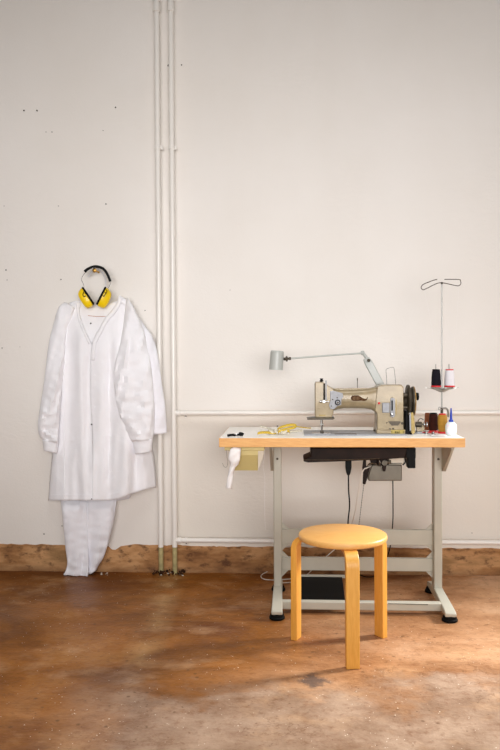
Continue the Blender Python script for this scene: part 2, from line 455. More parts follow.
sk.data.transform(Matrix.Translation(sk.location)); sk.location = (0, 0, 0)
tag(sk, 'bare brown strip of rough render along the foot of the wall', 'baseboard', kind='structure')

# ================================================================== PIPES
YP = -0.045
def riser(px_top, px_bot, name, label, branch):
    base = P(px_bot, 569, YP); base.z = 0
    t = thing(name, label, 'pipe', base, 'white heating pipes running up the wall')
    x0 = P(px_bot, 547, YP); x1 = P(px_top, 0, YP)
    X = (x0.x + x1.x) / 2
    zs = x0.z
    r = 0.0135
    bm = B(); cyl(bm, (X, YP, zs), (X, YP, 3.55), r, seg=24)
    for zz in (P(px_top, 6, YP).z,):
        lathe(bm, [(0.0135, -0.03), (0.018, -0.028), (0.018, 0.012), (0.0155, 0.016), (0.0155, 0.024), (0.019, 0.028), (0.019, 0.036), (0.0135, 0.04)], (X, YP, zz), seg=24)
    mk('pipe_tube', bm, M['pipe'], t)
    bm = B(); cyl(bm, (X, YP, 0.0), (X, YP, zs + 0.001), r * 0.93, seg=24)
    mk('pipe_foot', bm, M['pipe_green'], t, label='lower end of the pipe in bare greenish metal')
    # wall clip
    z = P(px_top, 147.5, YP).z
    bm = B(); lathe(bm, [(0.0138, -0.01), (0.0165, -0.009), (0.0165, 0.009), (0.0138, 0.01)], (X, YP, z), seg=24)
    cyl(bm, (X, YP + 0.012, z), (X, 0.0, z), 0.005, seg=10)
    box(bm, (X + 0.012, YP - 0.004, z - 0.012), (X + 0.026, YP + 0.004, z + 0.008))
    mk('pipe_clip', bm, M['pipe'], t)
    if branch:
        for k, (py, rr) in enumerate(((412.8, 0.0125), (541, 0.0125))):
            z = P(290, py - (0 if k == 0 else 0), YP).z
            bm = B(); cyl(bm, (X, YP, z), (4.0, YP, z), rr, seg=24)
            lathe(bm, [(0.0125, 0), (0.0155, 0.002), (0.0155, 0.02), (0.0125, 0.024)], (X + 0.013, YP, z), axis=(1, 0, 0), seg=24)
            mk('branch_pipe', bm, M['pipe'], t)
            for bx in (X + 0.062, 1.55):
                bm = B(); lathe(bm, [(rr, -0.007), (rr + 0.003, -0.006), (rr + 0.003, 0.006), (rr, 0.007)], (bx, YP, z), axis=(1, 0, 0), seg=20)
                cyl(bm, (bx, YP + 0.01, z), (bx, 0, z), 0.004, seg=10)
                cyl(bm, (bx, YP - 0.002, z - 0.012), (bx, YP - 0.002, z - 0.024), 0.0035, seg=8)
                mk('pipe_clip', bm, M['pipe'], t)
                bm = B(); cyl(bm, (bx, YP - 0.006, z - 0.014), (bx, YP - 0.002, z - 0.014), 0.0045, seg=10)
                mk('clip_screw', bm, M['hole'], t)
    return t, X
riser(157, 160.6, 'heating_pipe', 'white vertical pipe nearer the hanging coats, left of the pair', False)
riser(171.5, 174, 'heating_pipe', 'white vertical pipe with two horizontal branches running off to the right', True)

# crumbled rubble where the pipes enter the floor
bm = B()
for k in range(46):
    a = random.random()
    c = Vector((P(154 + 30 * a, 569, -0.06).x, -0.035 - random.random() * 0.05, random.uniform(0.002, 0.02)))
    r = random.uniform(0.003, 0.008)
    bmesh.ops.create_icosphere(bm, subdivisions=1, radius=r, matrix=Matrix.Translation(c) @ Matrix.Rotation(random.random() * 3, 4, 'X') @ Matrix.Diagonal((1.2, 1, 0.7 + random.random() * 0.5, 1)))
tag(mk('rubble', bm, M['rubble'], smooth=False), 'dark crumbled rubble around the feet of the two pipes', 'rubble', kind='stuff')
bm = B()
for k in range(16):
    px = random.choice([random.uniform(178, 184), random.uniform(100, 110), random.uniform(160, 180), random.uniform(176, 182)])
    g = P(px, 569, random.uniform(-0.09, -0.035)); r = random.uniform(0.002, 0.005)
    bmesh.ops.create_icosphere(bm, subdivisions=1, radius=r, matrix=Matrix.Translation((g.x, g.y, r * 0.6)) @ Matrix.Rotation(random.random() * 3, 4, 'Z') @ Matrix.Diagonal((1.5, 1, 0.6, 1)))
tag(mk('plaster_chips', bm, M['chip'], smooth=False), 'small white plaster chips fallen at the foot of the wall', 'plaster chips', kind='stuff')

# ================================================================== GARMENTS
def curve_fn(keys):
    ys = [k[0] for k in keys]; n = len(keys)
    def f(y, j):
        vals = [k[j] for k in keys]
        if y <= ys[0]: return vals[0]
        if y >= ys[-1]: return vals[-1]
        i = max(k for k in range(n) if ys[k] <= y)
        i = min(i, n - 2)
        t = (y - ys[i]) / (ys[i + 1] - ys[i])
        p0 = vals[max(i - 1, 0)]; p1 = vals[i]; p2 = vals[i + 1]; p3 = vals[min(i + 2, n - 1)]
        m1 = (p2 - p0) / (ys[i + 1] - ys[max(i - 1, 0)]) * (ys[i + 1] - ys[i])
        m2 = (p3 - p1) / (ys[min(i + 2, n - 1)] - ys[i]) * (ys[i + 1] - ys[i])
        return (2 * t ** 3 - 3 * t * t + 1) * p1 + (t ** 3 - 2 * t * t + t) * m1 + (-2 * t ** 3 + 3 * t * t) * p2 + (t ** 3 - t * t) * m2
    return f



def drape(px, py, seed, amp=1.0):
    """soft vertical folds that open towards the hem"""
    v = Vector((px * 0.062 + py * 0.006, py * 0.0062, seed))
    g = 0.25 + 0.75 * sst(300, 470, py)
    f = noise.noise(v) * 0.034 + noise.noise(v * 2.1 + Vector((3, 1, 0))) * 0.009
    w = noise.noise(Vector((px * 0.11 + py * 0.04, py * 0.07, seed + 5))) * 0.006 + noise.noise(Vector((px * 0.3, py * 0.24, seed + 7))) * 0.0016
    return (f * g + w) * amp

RIDGES = [((79, 325), (84, 470), 4.2, 0.014), ((70, 330), (69, 480), 4, -0.010), ((100, 350), (103, 495), 5, 0.008), ((110, 335), (110, 470), 3.0, -0.013),
          ((117, 345), (129, 490), 5, 0.012), ((140, 430), (146, 490), 4, 0.012), ((134, 440), (137, 490), 3, -0.008), ((57, 455), (56, 498), 3, 0.008),
          ((74, 430), (77, 498), 4, -0.008), ((88, 360), (87, 490), 3.5, -0.006), ((96, 400), (97, 495), 3, -0.005)]
def ridges(px, py):
    t = 0.0
    for (x0_, y0_), (x1_, y1_), w_, d_ in RIDGES:
        k = (py - y0_) / (y1_ - y0_)
        e = sst(-0.15, 0.2, k) * (1 - sst(0.95, 1.6, k)) if k < 0.99 else sst(1.6, 0.95, k) if False else (1 - sst(0.95, 1.6, k))
        xc = x0_ + (x1_ - x0_) * k + 1.2 * noise.noise(Vector((py * 0.04, x0_, 0)))
        t += d_ * e * math.exp(-((px - xc) / w_) ** 2)
    return t

def panel(bm, rows_keys, y0, y1, yfun, shift, nu=34, nv=90):
    f = curve_fn(rows_keys); rows = []
    for j in range(nv + 1):
        py = y0 + (y1 - y0) * j / nv
        xl, xr = f(py, 1), f(py, 2); row = []
        for i in range(nu + 1):
            px = xl + (xr - xl) * i / nu
            pyy = py + shift(px, py)
            Y = yfun(px, pyy)
            row.append(P(px, pyy, Y))
        rows.append(row)
    grid(bm, rows)

def sleeve(bm, keys, Yc, dep, seed, nu=28, nv=60, amp=1.0, y0=None, y1=None):
    """keys: (py, left px, right px, tilt) ; cross sections are flattened tubes"""
    f = curve_fn(keys); rows = []
    y0 = keys[0][0] if y0 is None else y0; y1 = keys[-1][0] if y1 is None else y1
    for j in range(nv + 1):
        py = y0 + (y1 - y0) * j / nv
        xl, xr, tl = f(py, 1), f(py, 2), f(py, 3)
        cx, hw = (xl + xr) / 2, (xr - xl) / 2; row = []
        for i in range(nu):
            a = 2 * PI * i / nu
            c, s = math.cos(a), math.sin(a)
            px = cx + hw * math.copysign(abs(c) ** 0.85, c)
            pyy = py + tl * (px - cx) / max(hw, 1)
            wr = noise.noise(Vector((px * 0.22 + pyy * 0.05, pyy * 0.03, seed))) * 0.020 \
                + noise.noise(Vector((px * 0.16 - pyy * 0.10, pyy * 0.19, seed + 3))) * (0.006 + 0.012 * sst(350, 430, py)) \
                + noise.noise(Vector((px * 0.5, pyy * 0.35, seed + 6))) * 0.0025
            d = dep * math.copysign(abs(s) ** 0.8, s)
            Y = min(-0.008, Yc * (0.66 + 0.34 * sst(300, 375, py)) - d - (wr * amp if s > 0.05 else 0))
            row.append(P(px, pyy, Y))
        rows.append(row)
    grid(bm, rows, closed=True)

def hook_anchor(): return P(94.5, 270, -0.03)

# ---- outer coat ----------------------------------------------------
C0 = P(92, 400, -0.10)
coat = thing('lab_coat', 'long white lab coat hanging in front, open at the neck, with both cuffs buttoned', 'coat', (C0.x, -0.06, P(92, 501, -0.1).z), 'white lab coats hung on the wall')
bodyL = curve_fn([(296, 66, 0), (311, 62.5, 0), (330, 60, 0), (360, 58.5, 0), (400, 57.5, 0), (430, 56.5, 0), (455, 52.5, 0), (480, 50, 0), (500, 48.5, 0)])
bodyR = curve_fn([(296, 130, 0), (312, 136, 0), (350, 142, 0), (400, 147, 0), (440, 151, 0), (455, 153, 0), (487, 155, 0), (500, 156, 0)])
def front_y(px, py, seed=1.0, extra=0.0):
    l, r = bodyL(py, 1), bodyR(py, 1)
    u = max(-1, min(1, (px - (l + r) / 2) / ((r - l) / 2)))
    bulge = (1 - abs(u) ** 2.6) ** 0.6 if abs(u) < 1 else 0
    dep = 0.036 + 0.038 * sst(300, 345, py) + 0.02 * sst(420, 500, py)
    return min(-0.034, -0.036 - dep * bulge - (drape(px, py, seed) + ridges(px, py)) * min(1, bulge * 1.6) - extra)
def hem_shift(px, py): return -13.0 * sst(106, 158, px) * sst(430, 500, py) + 1.5 * sst(60, 48, px) * 0
def shoulder_left(px, py): return (7.5 * sst(80, 60, px)) * (1 - sst(303, 345, py)) + hem_shift(px, py)
def shoulder_right(px, py): return (15 * (max(0, px - 118) / 18) ** 1.1) * (1 - sst(297, 345, py)) + hem_shift(px, py)
# left front
keysL = [(302, 66, 78), (311, 62.5, 79), (320, 61, 81.5), (330, 60, 85), (343, 59, 91), (360, 58.5, 93), (400, 57.5, 93.5), (430, 56.5, 93.5), (455, 52.5, 93), (480, 50, 93), (500, 48.5, 93)]
bm = B(); panel(bm, keysL, 302, 500.5, lambda x, y: front_y(x, y), shoulder_left)
lp = mk('front_panel', bm, M['cloth'], coat, solid=0.0025)
# right front, lapping over the left
keysR = [(297, 118.5, 131), (304, 116.5, 134), (318, 105.5, 138), (330, 98.5, 139.5), (342, 92.5, 141), (360, 90.5, 143), (400, 90.5, 147), (430, 92, 150), (455, 92.5, 153), (480, 92, 155), (500, 92, 156)]
bm = B(); panel(bm, keysR, 297, 500.5, lambda x, y: front_y(x, y) - 0.0035, shoulder_right)
rp = mk('front_panel', bm, M['cloth'], coat, solid=0.0025)
# back of the coat, seen inside the neck
keysB = [(300, 70, 130), (312, 62.5, 136), (350, 59, 142), (400, 57.5, 147), (455, 52.5, 153), (500, 48.5, 156)]
def back_y(px, py):
    l, r = bodyL(py, 1), bodyR(py, 1); u = max(-1, min(1, (px - (l + r) / 2) / ((r - l) / 2)))
    t = sst(350, 400, py)
    return (front_y(px, py) + 0.010) * (1 - t) + t * (-0.040 - 0.012 * (1 - u * u))
def back_shift(px, py): return (4.5 * math.cos((px - 98) / 22 * PI / 2) if abs(px - 98) < 22 else 0) * (1 - sst(300, 318, py)) + 8 * sst(120, 138, px) * (1 - sst(300, 345, py)) + 4 * sst(80, 64, px) * (1 - sst(300, 345, py)) + hem_shift(px, py)
bm = B(); panel(bm, keysB, 300, 499, back_y, back_shift)
mk('back_panel', bm, M['cloth'], coat, solid=0.0025)
# seams: side piece line on the left, placket edge on the right
bm = B()
tube(bm, [P(x, y, front_y(x, y) - 0.0022) for x, y in ((64.5, 318), (64.5, 350), (64.8, 390), (64.5, 430), (64.3, 470), (64.3, 499))], 0.0013, 6)
mk('side_seam', bm, M['cloth'], coat)
# placket (button band) along the right front's edge, and lapel band round the V
def band(path, w0, name, lift=0.0085, nrm=None):
    bm = B(); pts = smooth_path([Vector((x, y, 0)) for x, y in path], 10); rows = []
    for i, p in enumerate(pts):
        d = (pts[min(i + 1, len(pts) - 1)] - pts[max(i - 1, 0)]).normalized(); nn = Vector((-d.y, d.x, 0)) * (1 if nrm is None else nrm)
        row = []
        for k in range(6):
            q = p + nn * (w0 * k / 5)
            hgt = lift + 0.004 * math.sin(PI * k / 5)
            row.append(P(q.x, q.y, front_y(q.x, q.y) - hgt))
        rows.append(row)
    grid(bm, rows); return mk(name, bm, M['cloth'], coat, solid=0.002)
band([(118.5, 297), (116.2, 304), (111.5, 311), (105.3, 318), (98.5, 330), (92.3, 343), (90.5, 360)], 4.0, 'lapel_band', 0.012, -1)
band([(78.5, 303), (80.5, 318), (85, 330), (91, 343)], 2.6, 'lapel_band', 0.001, 1)
# turned-up collar stub at the right of the neck
bm = B(); rows = []
for k in range(13):
    t = k / 12; x = 117.5 + 14 * t; y = 297 + 9 * t ** 1.4
    rows.append([P(x + 0.2, y + 5, -0.078 + 0.008 * t), P(x + 0.2, y + 1.0, -0.080 + 0.010 * t), P(x + 1.2, y - 1.6 + 1.2 * t, -0.070 + 0.012 * t), P(x + 2.4, y - 1.4 + 1.6 * t, -0.05 + 0.01 * t), P(x + 3, y + 1.5, -0.03)])
grid(bm, rows); mk('collar', bm, M['cloth'], coat, solid=0.003, sub=1)
bm = B(); rows = []
for k in range(13):
    t = k / 12; x = 80.5 - 12 * t; y = 303 + 5 * t ** 1.3
    rows.append([P(x - 0.5, y + 5, -0.070 + 0.012 * t), P(x, y - 0.2, -0.075 + 0.014 * t), P(x - 0.2, y - 1.8 + t, -0.055 + 0.01 * t), P(x - 1.0, y - 0.6 + t, -0.03)])
grid(bm, rows); mk('collar', bm, M['cloth'], coat, solid=0.003, sub=1)
# snaps / buttons
for bx, by, r, mm in ((90.8, 323.4, 0.0042, 'button'), (91.6, 424.5, 0.0042, 'button'), (91.7, 499, 0.003, 'button'), (94.5, 375, 0.0045, 'cloth'), (94.5, 407, 0.0045, 'cloth')):
    yy = back_y(bx, by) - 0.002 if by < 330 else front_y(bx, by) - 0.007
    bm = B(); lathe(bm, [(0, -0.002), (r * 0.8, -0.0018), (r, 0), (r, 0.0015), (0, 0.0016)], P(bx, by, yy - 0.002), axis=(0, -1, 0), seg=14)
    mk('button', bm, M[mm], coat, label='dark snap button' if mm == 'button' else None)
# stitched hanging tape across the inside of the neck
bm = B(); tube(bm, [P(88, 315.6, back_y(88, 316) - 0.004), P(96, 316.4, back_y(96, 316) - 0.005), P(105.5, 316.4, back_y(105, 316) - 0.004)], 0.0016, 6)
mk('neck_stitching', bm, M['thread_line'], coat, label='thin pink line of stitching inside the neck')
# sleeves
kL = [(305, 65, 75, 3), (312, 59, 73, 5), (325, 54.5, 68, 4), (345, 49, 65.5, 2), (368, 46, 63.5, 1), (390, 43, 61.5, 0), (412, 39.5, 60, 0), (426, 37.8, 58.8, 1), (436, 39.5, 58.2, 1), (442, 43, 57.6, 1)]
bm = B(); sleeve(bm, kL, -0.074, 0.040, 2.0)
sl = mk('sleeve', bm, M['cloth'], coat, solid=0.002)
bm = B(); sleeve(bm, [(441, 43, 57.8, 1.2), (446, 43.4, 57.6, 1.2), (452, 44.2, 57.2, 1.2)], -0.074, 0.034, 2.5, nv=10, amp=0.25)
mk('cuff', bm, M['cloth'], sl, solid=0.004)
kR = [(303, 127.5, 134, 5), (311, 126, 139, 7), (322, 124.5, 143, 6), (335, 122.5, 146, 4), (350, 119, 148.5, 2), (362, 115.5, 150.5, 1), (375, 113.8, 152, 0), (400, 116, 154, 0), (420, 121, 154.5, 0), (434, 128, 153.8, -1), (441, 132, 152.5, -1)]
bm = B(); sleeve(bm, kR, -0.116, 0.042, 4.3)
sr = mk('sleeve', bm, M['cloth'], coat, solid=0.002)
bm = B(); sleeve(bm, [(440, 133, 152.4, -1.0), (446, 134, 152, -1.2), (453, 135.5, 151.2, -1.4)], -0.120, 0.034, 4.5, nv=10, amp=0.25)
mk('cuff', bm, M['cloth'], sr, solid=0.004)
# hip pocket seam on the right front, mostly behind the sleeve
bm = B(); tube(bm, [P(x, y, front_y(x, y) - 0.0075) for x, y in ((104, 436), (112, 436.5), (122, 437))], 0.0012, 6)
tube(bm, [P(x, y, front_y(x, y) - 0.0075) for x, y in ((104, 436), (103.5, 455), (104.5, 468), (112, 472), (122, 471))], 0.0010, 6)
mk('pocket_seam', bm, M['cloth'], coat)
# hem fold
bm = B()
def hempts(x0, x1, dy): return [P(x, 498 + dy + hem_shift(x, 499), front_y(x, 498 + hem_shift(x, 499)) - 0.004) for x in np.linspace(x0, x1, 16)]
tube(bm, hempts(50, 92, -3), 0.0011, 6); tube(bm, hempts(94, 154, -3), 0.0011, 6)
mk('hem_stitching', bm, M['cloth'], coat)

# ---- second coat behind -----------------------------------------------
coat2 = thing('lab_coat', 'second white lab coat mostly hidden behind, its right sleeve hanging out over the pipe', 'coat', (C0.x + 0.05, -0.03, P(110, 502, -0.03).z), 'white lab coats hung on the wall')
bm = B(); panel(bm, [(304, 74, 130), (330, 68, 139), (400, 64, 143), (460, 62, 146), (501.5, 70, 129)], 304, 501.5, lambda x, y: -0.028 - drape(x, y, 21, 0.12), lambda x, y: 6 * sst(118, 138, x) * (1 - sst(304, 340, y)) + 4 * sst(82, 66, x) * (1 - sst(304, 340, y)) - 2.5 * sst(110, 129, x) * sst(480, 501, y), nu=26, nv=50)
mk('body_panel', bm, M['cloth2'], coat2, solid=0.003)
bm = B(); sleeve(bm, [(308, 124, 138, 8), (318, 128, 145, 8), (332, 133, 152, 4), (350, 138, 157, 2), (380, 143, 161.5, 1), (410, 148, 165.5, 0), (434, 152, 167, -1)], -0.092, 0.018, 11.0, amp=0.4)
mk('sleeve', bm, M['cloth2'], coat2, solid=0.002)
bm = B(); sleeve(bm, [(310, 66, 78, 3), (340, 60, 74, 2), (390, 56, 70, 0), (430, 55, 66, 0)], -0.026, 0.012, 13.0, amp=0.2)
mk('sleeve', bm, M['cloth2'], coat2, solid=0.002)

# ---- trousers -----------------------------------------------------------
tr = thing('work_trousers', 'white work trousers hanging under the coats, hems resting on the floor', 'trousers', (P(82, 578, -0.08).x, -0.08, 0))
YT = -0.075
def leg_tube(keys, Yc, dep, seed):
    bm = B(); f = curve_fn(keys); rows = []; nv, nu = 60, 30
    for j in range(nv + 1):
        py = keys[0][0] + (keys[-1][0] - keys[0][0]) * j / nv
        xl, xr, tl = f(py, 1), f(py, 2), f(py, 3); cx, hw = (xl + xr) / 2, (xr - xl) / 2; row = []
        for i in range(nu):
            a = 2 * PI * i / nu; c, s = math.cos(a), math.sin(a)
            px = cx + hw * math.copysign(abs(c) ** 0.8, c); pyy = py + tl * (px - cx) / hw
            wr = noise.noise(Vector((px * 0.16 + pyy * 0.02, pyy * 0.014, seed))) * 0.022 + noise.noise(Vector((px * 0.12, pyy * 0.16, seed + 4))) * 0.006 * (1 + 1.2 * sst(545, 578, py)) + noise.noise(Vector((px * 0.45, pyy * 0.3, seed + 8))) * 0.0018
            kk = sst(492, 512, py)
            Y = min(-0.02, (-0.040 * (1 - kk) + Yc * kk) - dep * (0.35 + 0.65 * kk) * math.copysign(abs(s) ** 0.75, s) - (wr * (0.2 + 0.8 * kk) if s > 0 else 0))
            q = P(px, pyy, Y); q.z = max(q.z, 0.003); row.append(q)
        rows.append(row)
    grid(bm, rows, closed=True); return bm
mk('trouser_leg', leg_tube([(480, 60, 88, 0), (500, 61, 87, 0), (525, 63.5, 87, 0), (550, 66, 88, 0), (563, 67.5, 88.5, 1), (571, 66.5, 88.5, 2), (577.5, 63.5, 87.0, 2)], -0.088, 0.026, 31), M['cloth2'], tr, solid=0.003)
mk('trouser_leg', leg_tube([(480, 84, 120, 0), (502, 84, 116, 0), (520, 85, 113.5, 0), (545, 86.5, 107.5, 0), (560, 87, 102.5, -1), (568, 86, 98.5, -3), (574.5, 84, 95.5, -3.5)], -0.068, 0.024, 37), M['cloth2'], tr, solid=0.003)
bm = B(); rows = []
for j in range(12):
    py = 330 + 155 * j / 11
    rows.append([P(74 + (117 - 74) * i / 8, py, -0.045 - 0.004 * math.sin(i * 1.2)) for i in range(9)])
grid(bm, rows); mk('trouser_top', bm, M['cloth2'], tr, solid=0.006)

# ---- peg, hanger, ear defenders ------------------------------------------
bm = B(); c = P(94.6, 270.4, -0.085)
lathe(bm, [(0.005, 0.0), (0.005, 0.004), (0.0035, 0.006), (0.004, 0.080), (0.008, 0.082), (0.0115, 0.087), (0.010, 0.093), (0.004, 0.096), (0, 0.0965)], (c.x, 0.0, c.z), axis=(0, -1, 0), seg=20)
tag(mk('wall_peg', bm, M['brass']), 'small brass peg in the wall holding the coats and ear defenders', 'peg')
hx, hz = c.x, c.z
hg = thing('coat_hanger', 'pale plastic coat hanger whose hook loops over the brass peg', 'hanger', (hx, -0.05, P(95, 312, -0.05).z))
bm = B()
tube(bm, [P(88, 277, -0.052), (hx - 0.022, -0.05, hz + 0.002), (hx - 0.010, -0.05, hz + 0.0165), (hx + 0.008, -0.05, hz + 0.0165), P(102.5, 273, -0.05), P(105.5, 280, -0.05), P(105.2, 288, -0.05), P(101.5, 297, -0.05), P(100.2, 306, -0.05)], 0.0034, 8)
mk('hook', bm, M['clear'], hg)
bm = B(); rows = []
for k in range(25):
    t = k / 24 * 2 - 1; x = 100 + 33 * t; y = 305 + 12 * abs(t) ** 1.5
    cc = P(x, y, -0.030)
    rows.append([cc + Vector((0, 0.008 * math.cos(a), 0.006 * math.sin(a))) for a in np.linspace(0, 2 * PI, 9)[:-1]])
grid(bm, rows, closed=True); mk('shoulder_bar', bm, M['clear'], hg)

YE = -0.122
ear = thing('ear_defenders', 'yellow and black ear defenders hanging by their band from the brass peg', 'ear defenders', P(95, 305, YE))
def sample(path, n=10): return smooth_path([Vector((x, y, 0)) for x, y in path], n)
def strap(path, half, name, m, yw=0.013, th=0.0022, Y=None):
    pts = sample(path); rows = []
    for i, p in enumerate(pts):
        d = (pts[min(i + 1, len(pts) - 1)] - pts[max(i - 1, 0)]).normalized(); nn = Vector((-d.y, d.x, 0))
        a = p - nn * half; b = p + nn * half; yy = YE + 0.025 if Y is None else Y
        rows.append([P(a.x, a.y, yy - yw), P(b.x, b.y, yy - yw), P(b.x, b.y, yy + yw), P(a.x, a.y, yy + yw)])
    bm = B(); V = grid(bm, rows, closed=True); bm.faces.new(V[0]); bm.faces.new(V[-1][::-1])
    return mk(name, bm, m, ear, bevel=0.001)
strap([(84.8, 272), (87.5, 269.3), (91, 267.4), (95, 266.5), (99, 267), (103, 268.6), (106.4, 272.5), (108.6, 277), (110.3, 281.5)], 1.3, 'headband', M['black'])
strap([(84.2, 271.2), (87.5, 268.6), (91.5, 266.9)], 0.9, 'band_pad', M['black'], yw=0.016)
for side, path in (('l', [(85.6, 272.2), (82.5, 276.5), (81.6, 280), (83.3, 284), (84.2, 288.5), (83, 292)]), ('r', [(109.6, 280), (110.2, 283.5), (109, 287), (106.8, 289.5), (106.5, 293)])):
    for dy in (-0.006, 0.006):
        bm = B(); tube(bm, [P(x, y, YE + 0.016 + dy) for x, y in path], 0.0011, 6)
        mk('band_wire', bm, M['chrome'], ear)
def cup(ax, ay, bx, by, outx, outy, wpx):
    """cushion runs from pixel a to pixel b; the shell bulges towards out"""
    A, Bp = P(ax, ay, YE), P(bx, by, YE); mid = (A + Bp) / 2; L = (Bp - A)
    n = (P(ax + outx, ay + outy, YE) - A); n = (n - L.normalized() * n.dot(L.normalized())).normalized()
    e1 = L.normalized(); e2 = (mid - CAM).normalized(); e2 = (e2 - e1 * e2.dot(e1)).normalized(); n2 = e1.cross(e2).normalized(); n = n2 if n2.dot(n) > 0 else -n2; hl = L.length / 2; hd = 0.034; W = wpx / 193.0
    def dome(prof, name, m, parent, shift=0.0):
        bm = B(); rows = []
        for r, h in prof:
            row = []
            for k in range(36):
                a = 2 * PI * k / 36; c, s = math.cos(a), math.sin(a)
                row.append(mid + n * h + e1 * (math.copysign(abs(c) ** 0.8, c) * hl * r + h * shift) + e2 * math.copysign(abs(s) ** 0.8, s) * hd * r)
            rows.append(row)
        V = grid(bm, rows, closed=True); bm.faces.new(V[0]); bm.faces.new(V[-1][::-1])
        return mk(name, bm, m, parent)
    sh = dome([(0.90, 0.010), (0.98, 0.012), (1.0, 0.018), (0.98, W * 0.45), (0.93, W * 0.65), (0.82, W * 0.84), (0.62, W * 0.95), (0.3, W), (0.05, W * 1.005)], 'ear_cup', M['yellow'], ear, 0.18)
    dome([(0.80, 0.000), (0.93, 0.001), (0.98, 0.003), (1.0, 0.006), (0.98, 0.0095), (0.9, 0.011)], 'cushion', M['black'], ear)
    return sh
cl = cup(83.3, 286.6, 94.8, 304.0, -10, 7, 9.8)
cr_ = cup(104.8, 286.2, 95.6, 304.2, 10, 6, 10.5)
# black printed marks on the shells
def mark(paths, parent, dy, r=0.002):
    bm = B()
    for pth in paths: tube(bm, [P(x, y, YE - dy) for x, y in pth], r, 6)
    mk('printed_mark', bm, M['black'], parent, label='black printed mark')
mark([[(83.7, 291.5), (82.9, 295), (84.5, 296.8), (85.6, 295.6)], [(84.6, 292.6), (85.2, 294)]], cl, 0.0385)
mark([[(106.2, 289.6), (106.8, 291.4), (105.0, 294.6), (103.6, 296.4)], [(104.6, 292.2), (106.0, 293.2)], [(102.8, 295.6), (104.2, 296.8)]], cr_, 0.043)

# ================================================================== SEWING TABLE
TY0, TY1 = -0.72, -0.20
zt = P(342, 438, TY0).z
zb = P(342, 447.3, TY0).z
x0, x1 = P(219, 442, TY0).x, P(465.3, 442, TY0).x
tb = thing('sewing_table', 'industrial sewing table with cream top, wooden edge and grey steel stand', 'table', ((x0 + x1) / 2, -0.46, 0))
bm = B(); box(bm, (x0, TY0, zb), (x1, TY1, zt - 0.0012)); mk('tabletop', bm, M['edge'], tb, bevel=0.0015, label='wooden board with pale beech edging')
bm = B(); box(bm, (x0 + 0.003, TY0 + 0.003, zt - 0.0012), (x1 - 0.003, TY1 - 0.003, zt)); mk('laminate_surface', bm, M['laminate'], tb, smooth=False)
# posts
YPF = -0.46   # front face of the posts
post_x = []
for (pl, pr, side) in ((273.6, 281.6, -1), (434.2, 442.4, 1)):
    a, b = P(pl, 520, YPF).x, P(pr, 520, YPF).x
    ztop = zb - 0.003; post_x.append((a, b))
    bm = B(); box(bm, (a, YPF, 0.062), (b, YPF + 0.062, ztop)); mk('post', bm, M['stand'], tb, bevel=0.004)
    # channel under the top, running front to back, with its brace
    m_ = (a + b) / 2
    bm = B(); box(bm, (a + 0.002, TY0 + 0.04, zb - 0.006), (b - 0.002, TY1 - 0.05, zb - 0.0005)); mk('top_bracket', bm, M['stand'], tb, bevel=0.001)
    o0, o1 = (b - 0.002, b + 0.013) if side > 0 else (a - 0.013, a + 0.002)
    yt, zl = TY0 + 0.055, zb - 0.14
    bm = B()
    xi = o0 if side > 0 else o1 - 0.003
    prism(bm, [(xi, yt, zb - 0.001), (xi, YPF + 0.03, zb - 0.001), (xi, YPF + 0.03, zl), (xi, YPF - 0.01, zl), (xi, yt, zb - 0.02)], (0.003, 0, 0))
    prism(bm, [(o0, yt, zb - 0.001), (o1, yt, zb - 0.001), (o1, YPF - 0.012, zl), (o0, YPF - 0.012, zl)], (0, 0.004, 0.0))
    mk('brace', bm, M['stand'], tb)
    bm = B()
    for zz in (zb - 0.085,): cyl(bm, (m_, YPF - 0.004, zz), (m_, YPF, zz), 0.006, seg=6)
    if side < 0: cyl(bm, (a - 0.006, YPF + 0.015, zb - 0.10), (a, YPF + 0.015, zb - 0.10), 0.007, seg=6)
    mk('bolt', bm, M['dark_steel'], tb)
    # foot: a tapered channel, front to back
    fy0, fy1 = -0.735, -0.285
    bm = B(); rows = []
    wf = 0.024; wc = 0.0205
    for (yy, zz, ww) in ((fy0, 0.040, wf), (fy0 + 0.02, 0.047, wf), (YPF, 0.066, wc), (YPF + 0.062, 0.066, wc), (fy1, 0.046, wf * 0.85)):
        rows.append([Vector((m_ - ww, yy, 0.024)), Vector((m_ - ww, yy, zz)), Vector((m_ + ww, yy, zz)), Vector((m_ + ww, yy, 0.024))])
    V = grid(bm, rows, closed=True); bm.faces.new(V[0]); bm.faces.new(V[-1][::-1])
    ft = mk('foot', bm, M['stand'], tb, bevel=0.004)
    for yy in (fy0 + 0.026, fy1 - 0.024):
        bm = B(); lathe(bm, [(0.030, 0), (0.034, 0.003), (0.034, 0.010), (0.029, 0.013), (0.030, 0.018), (0.026, 0.026), (0.010, 0.030)], (m_, yy, 0.0), seg=28)
        mk('foot_pad', bm, M['rubber'], ft)
xa, xb = post_x[0][1], post_x[1][0]
for (ya, yb) in ((529.5, 545), (558, 571)):
    YB = YPF + 0.03
    za, zz2 = P(357, yb, YB).z, P(357, ya, YB).z
    bm = B(); box(bm, (xa - 0.002, YB, za), (xb + 0.002, YB + 0.02, zz2)); mk('crossbeam', bm, M['stand'], tb, bevel=0.003)
    for s, xx in ((1, xa), (-1, xb)):
        for (zc, sg) in ((zz2, 1), (za, -1)):
            bm = B(); prism(bm, [(xx, YB + 0.006, zc), (xx + s * 0.032, YB + 0.006, zc), (xx, YB + 0.006, zc + sg * 0.032)], (0, 0.006, 0))
            mk('gusset', bm, M['stand'], tb)
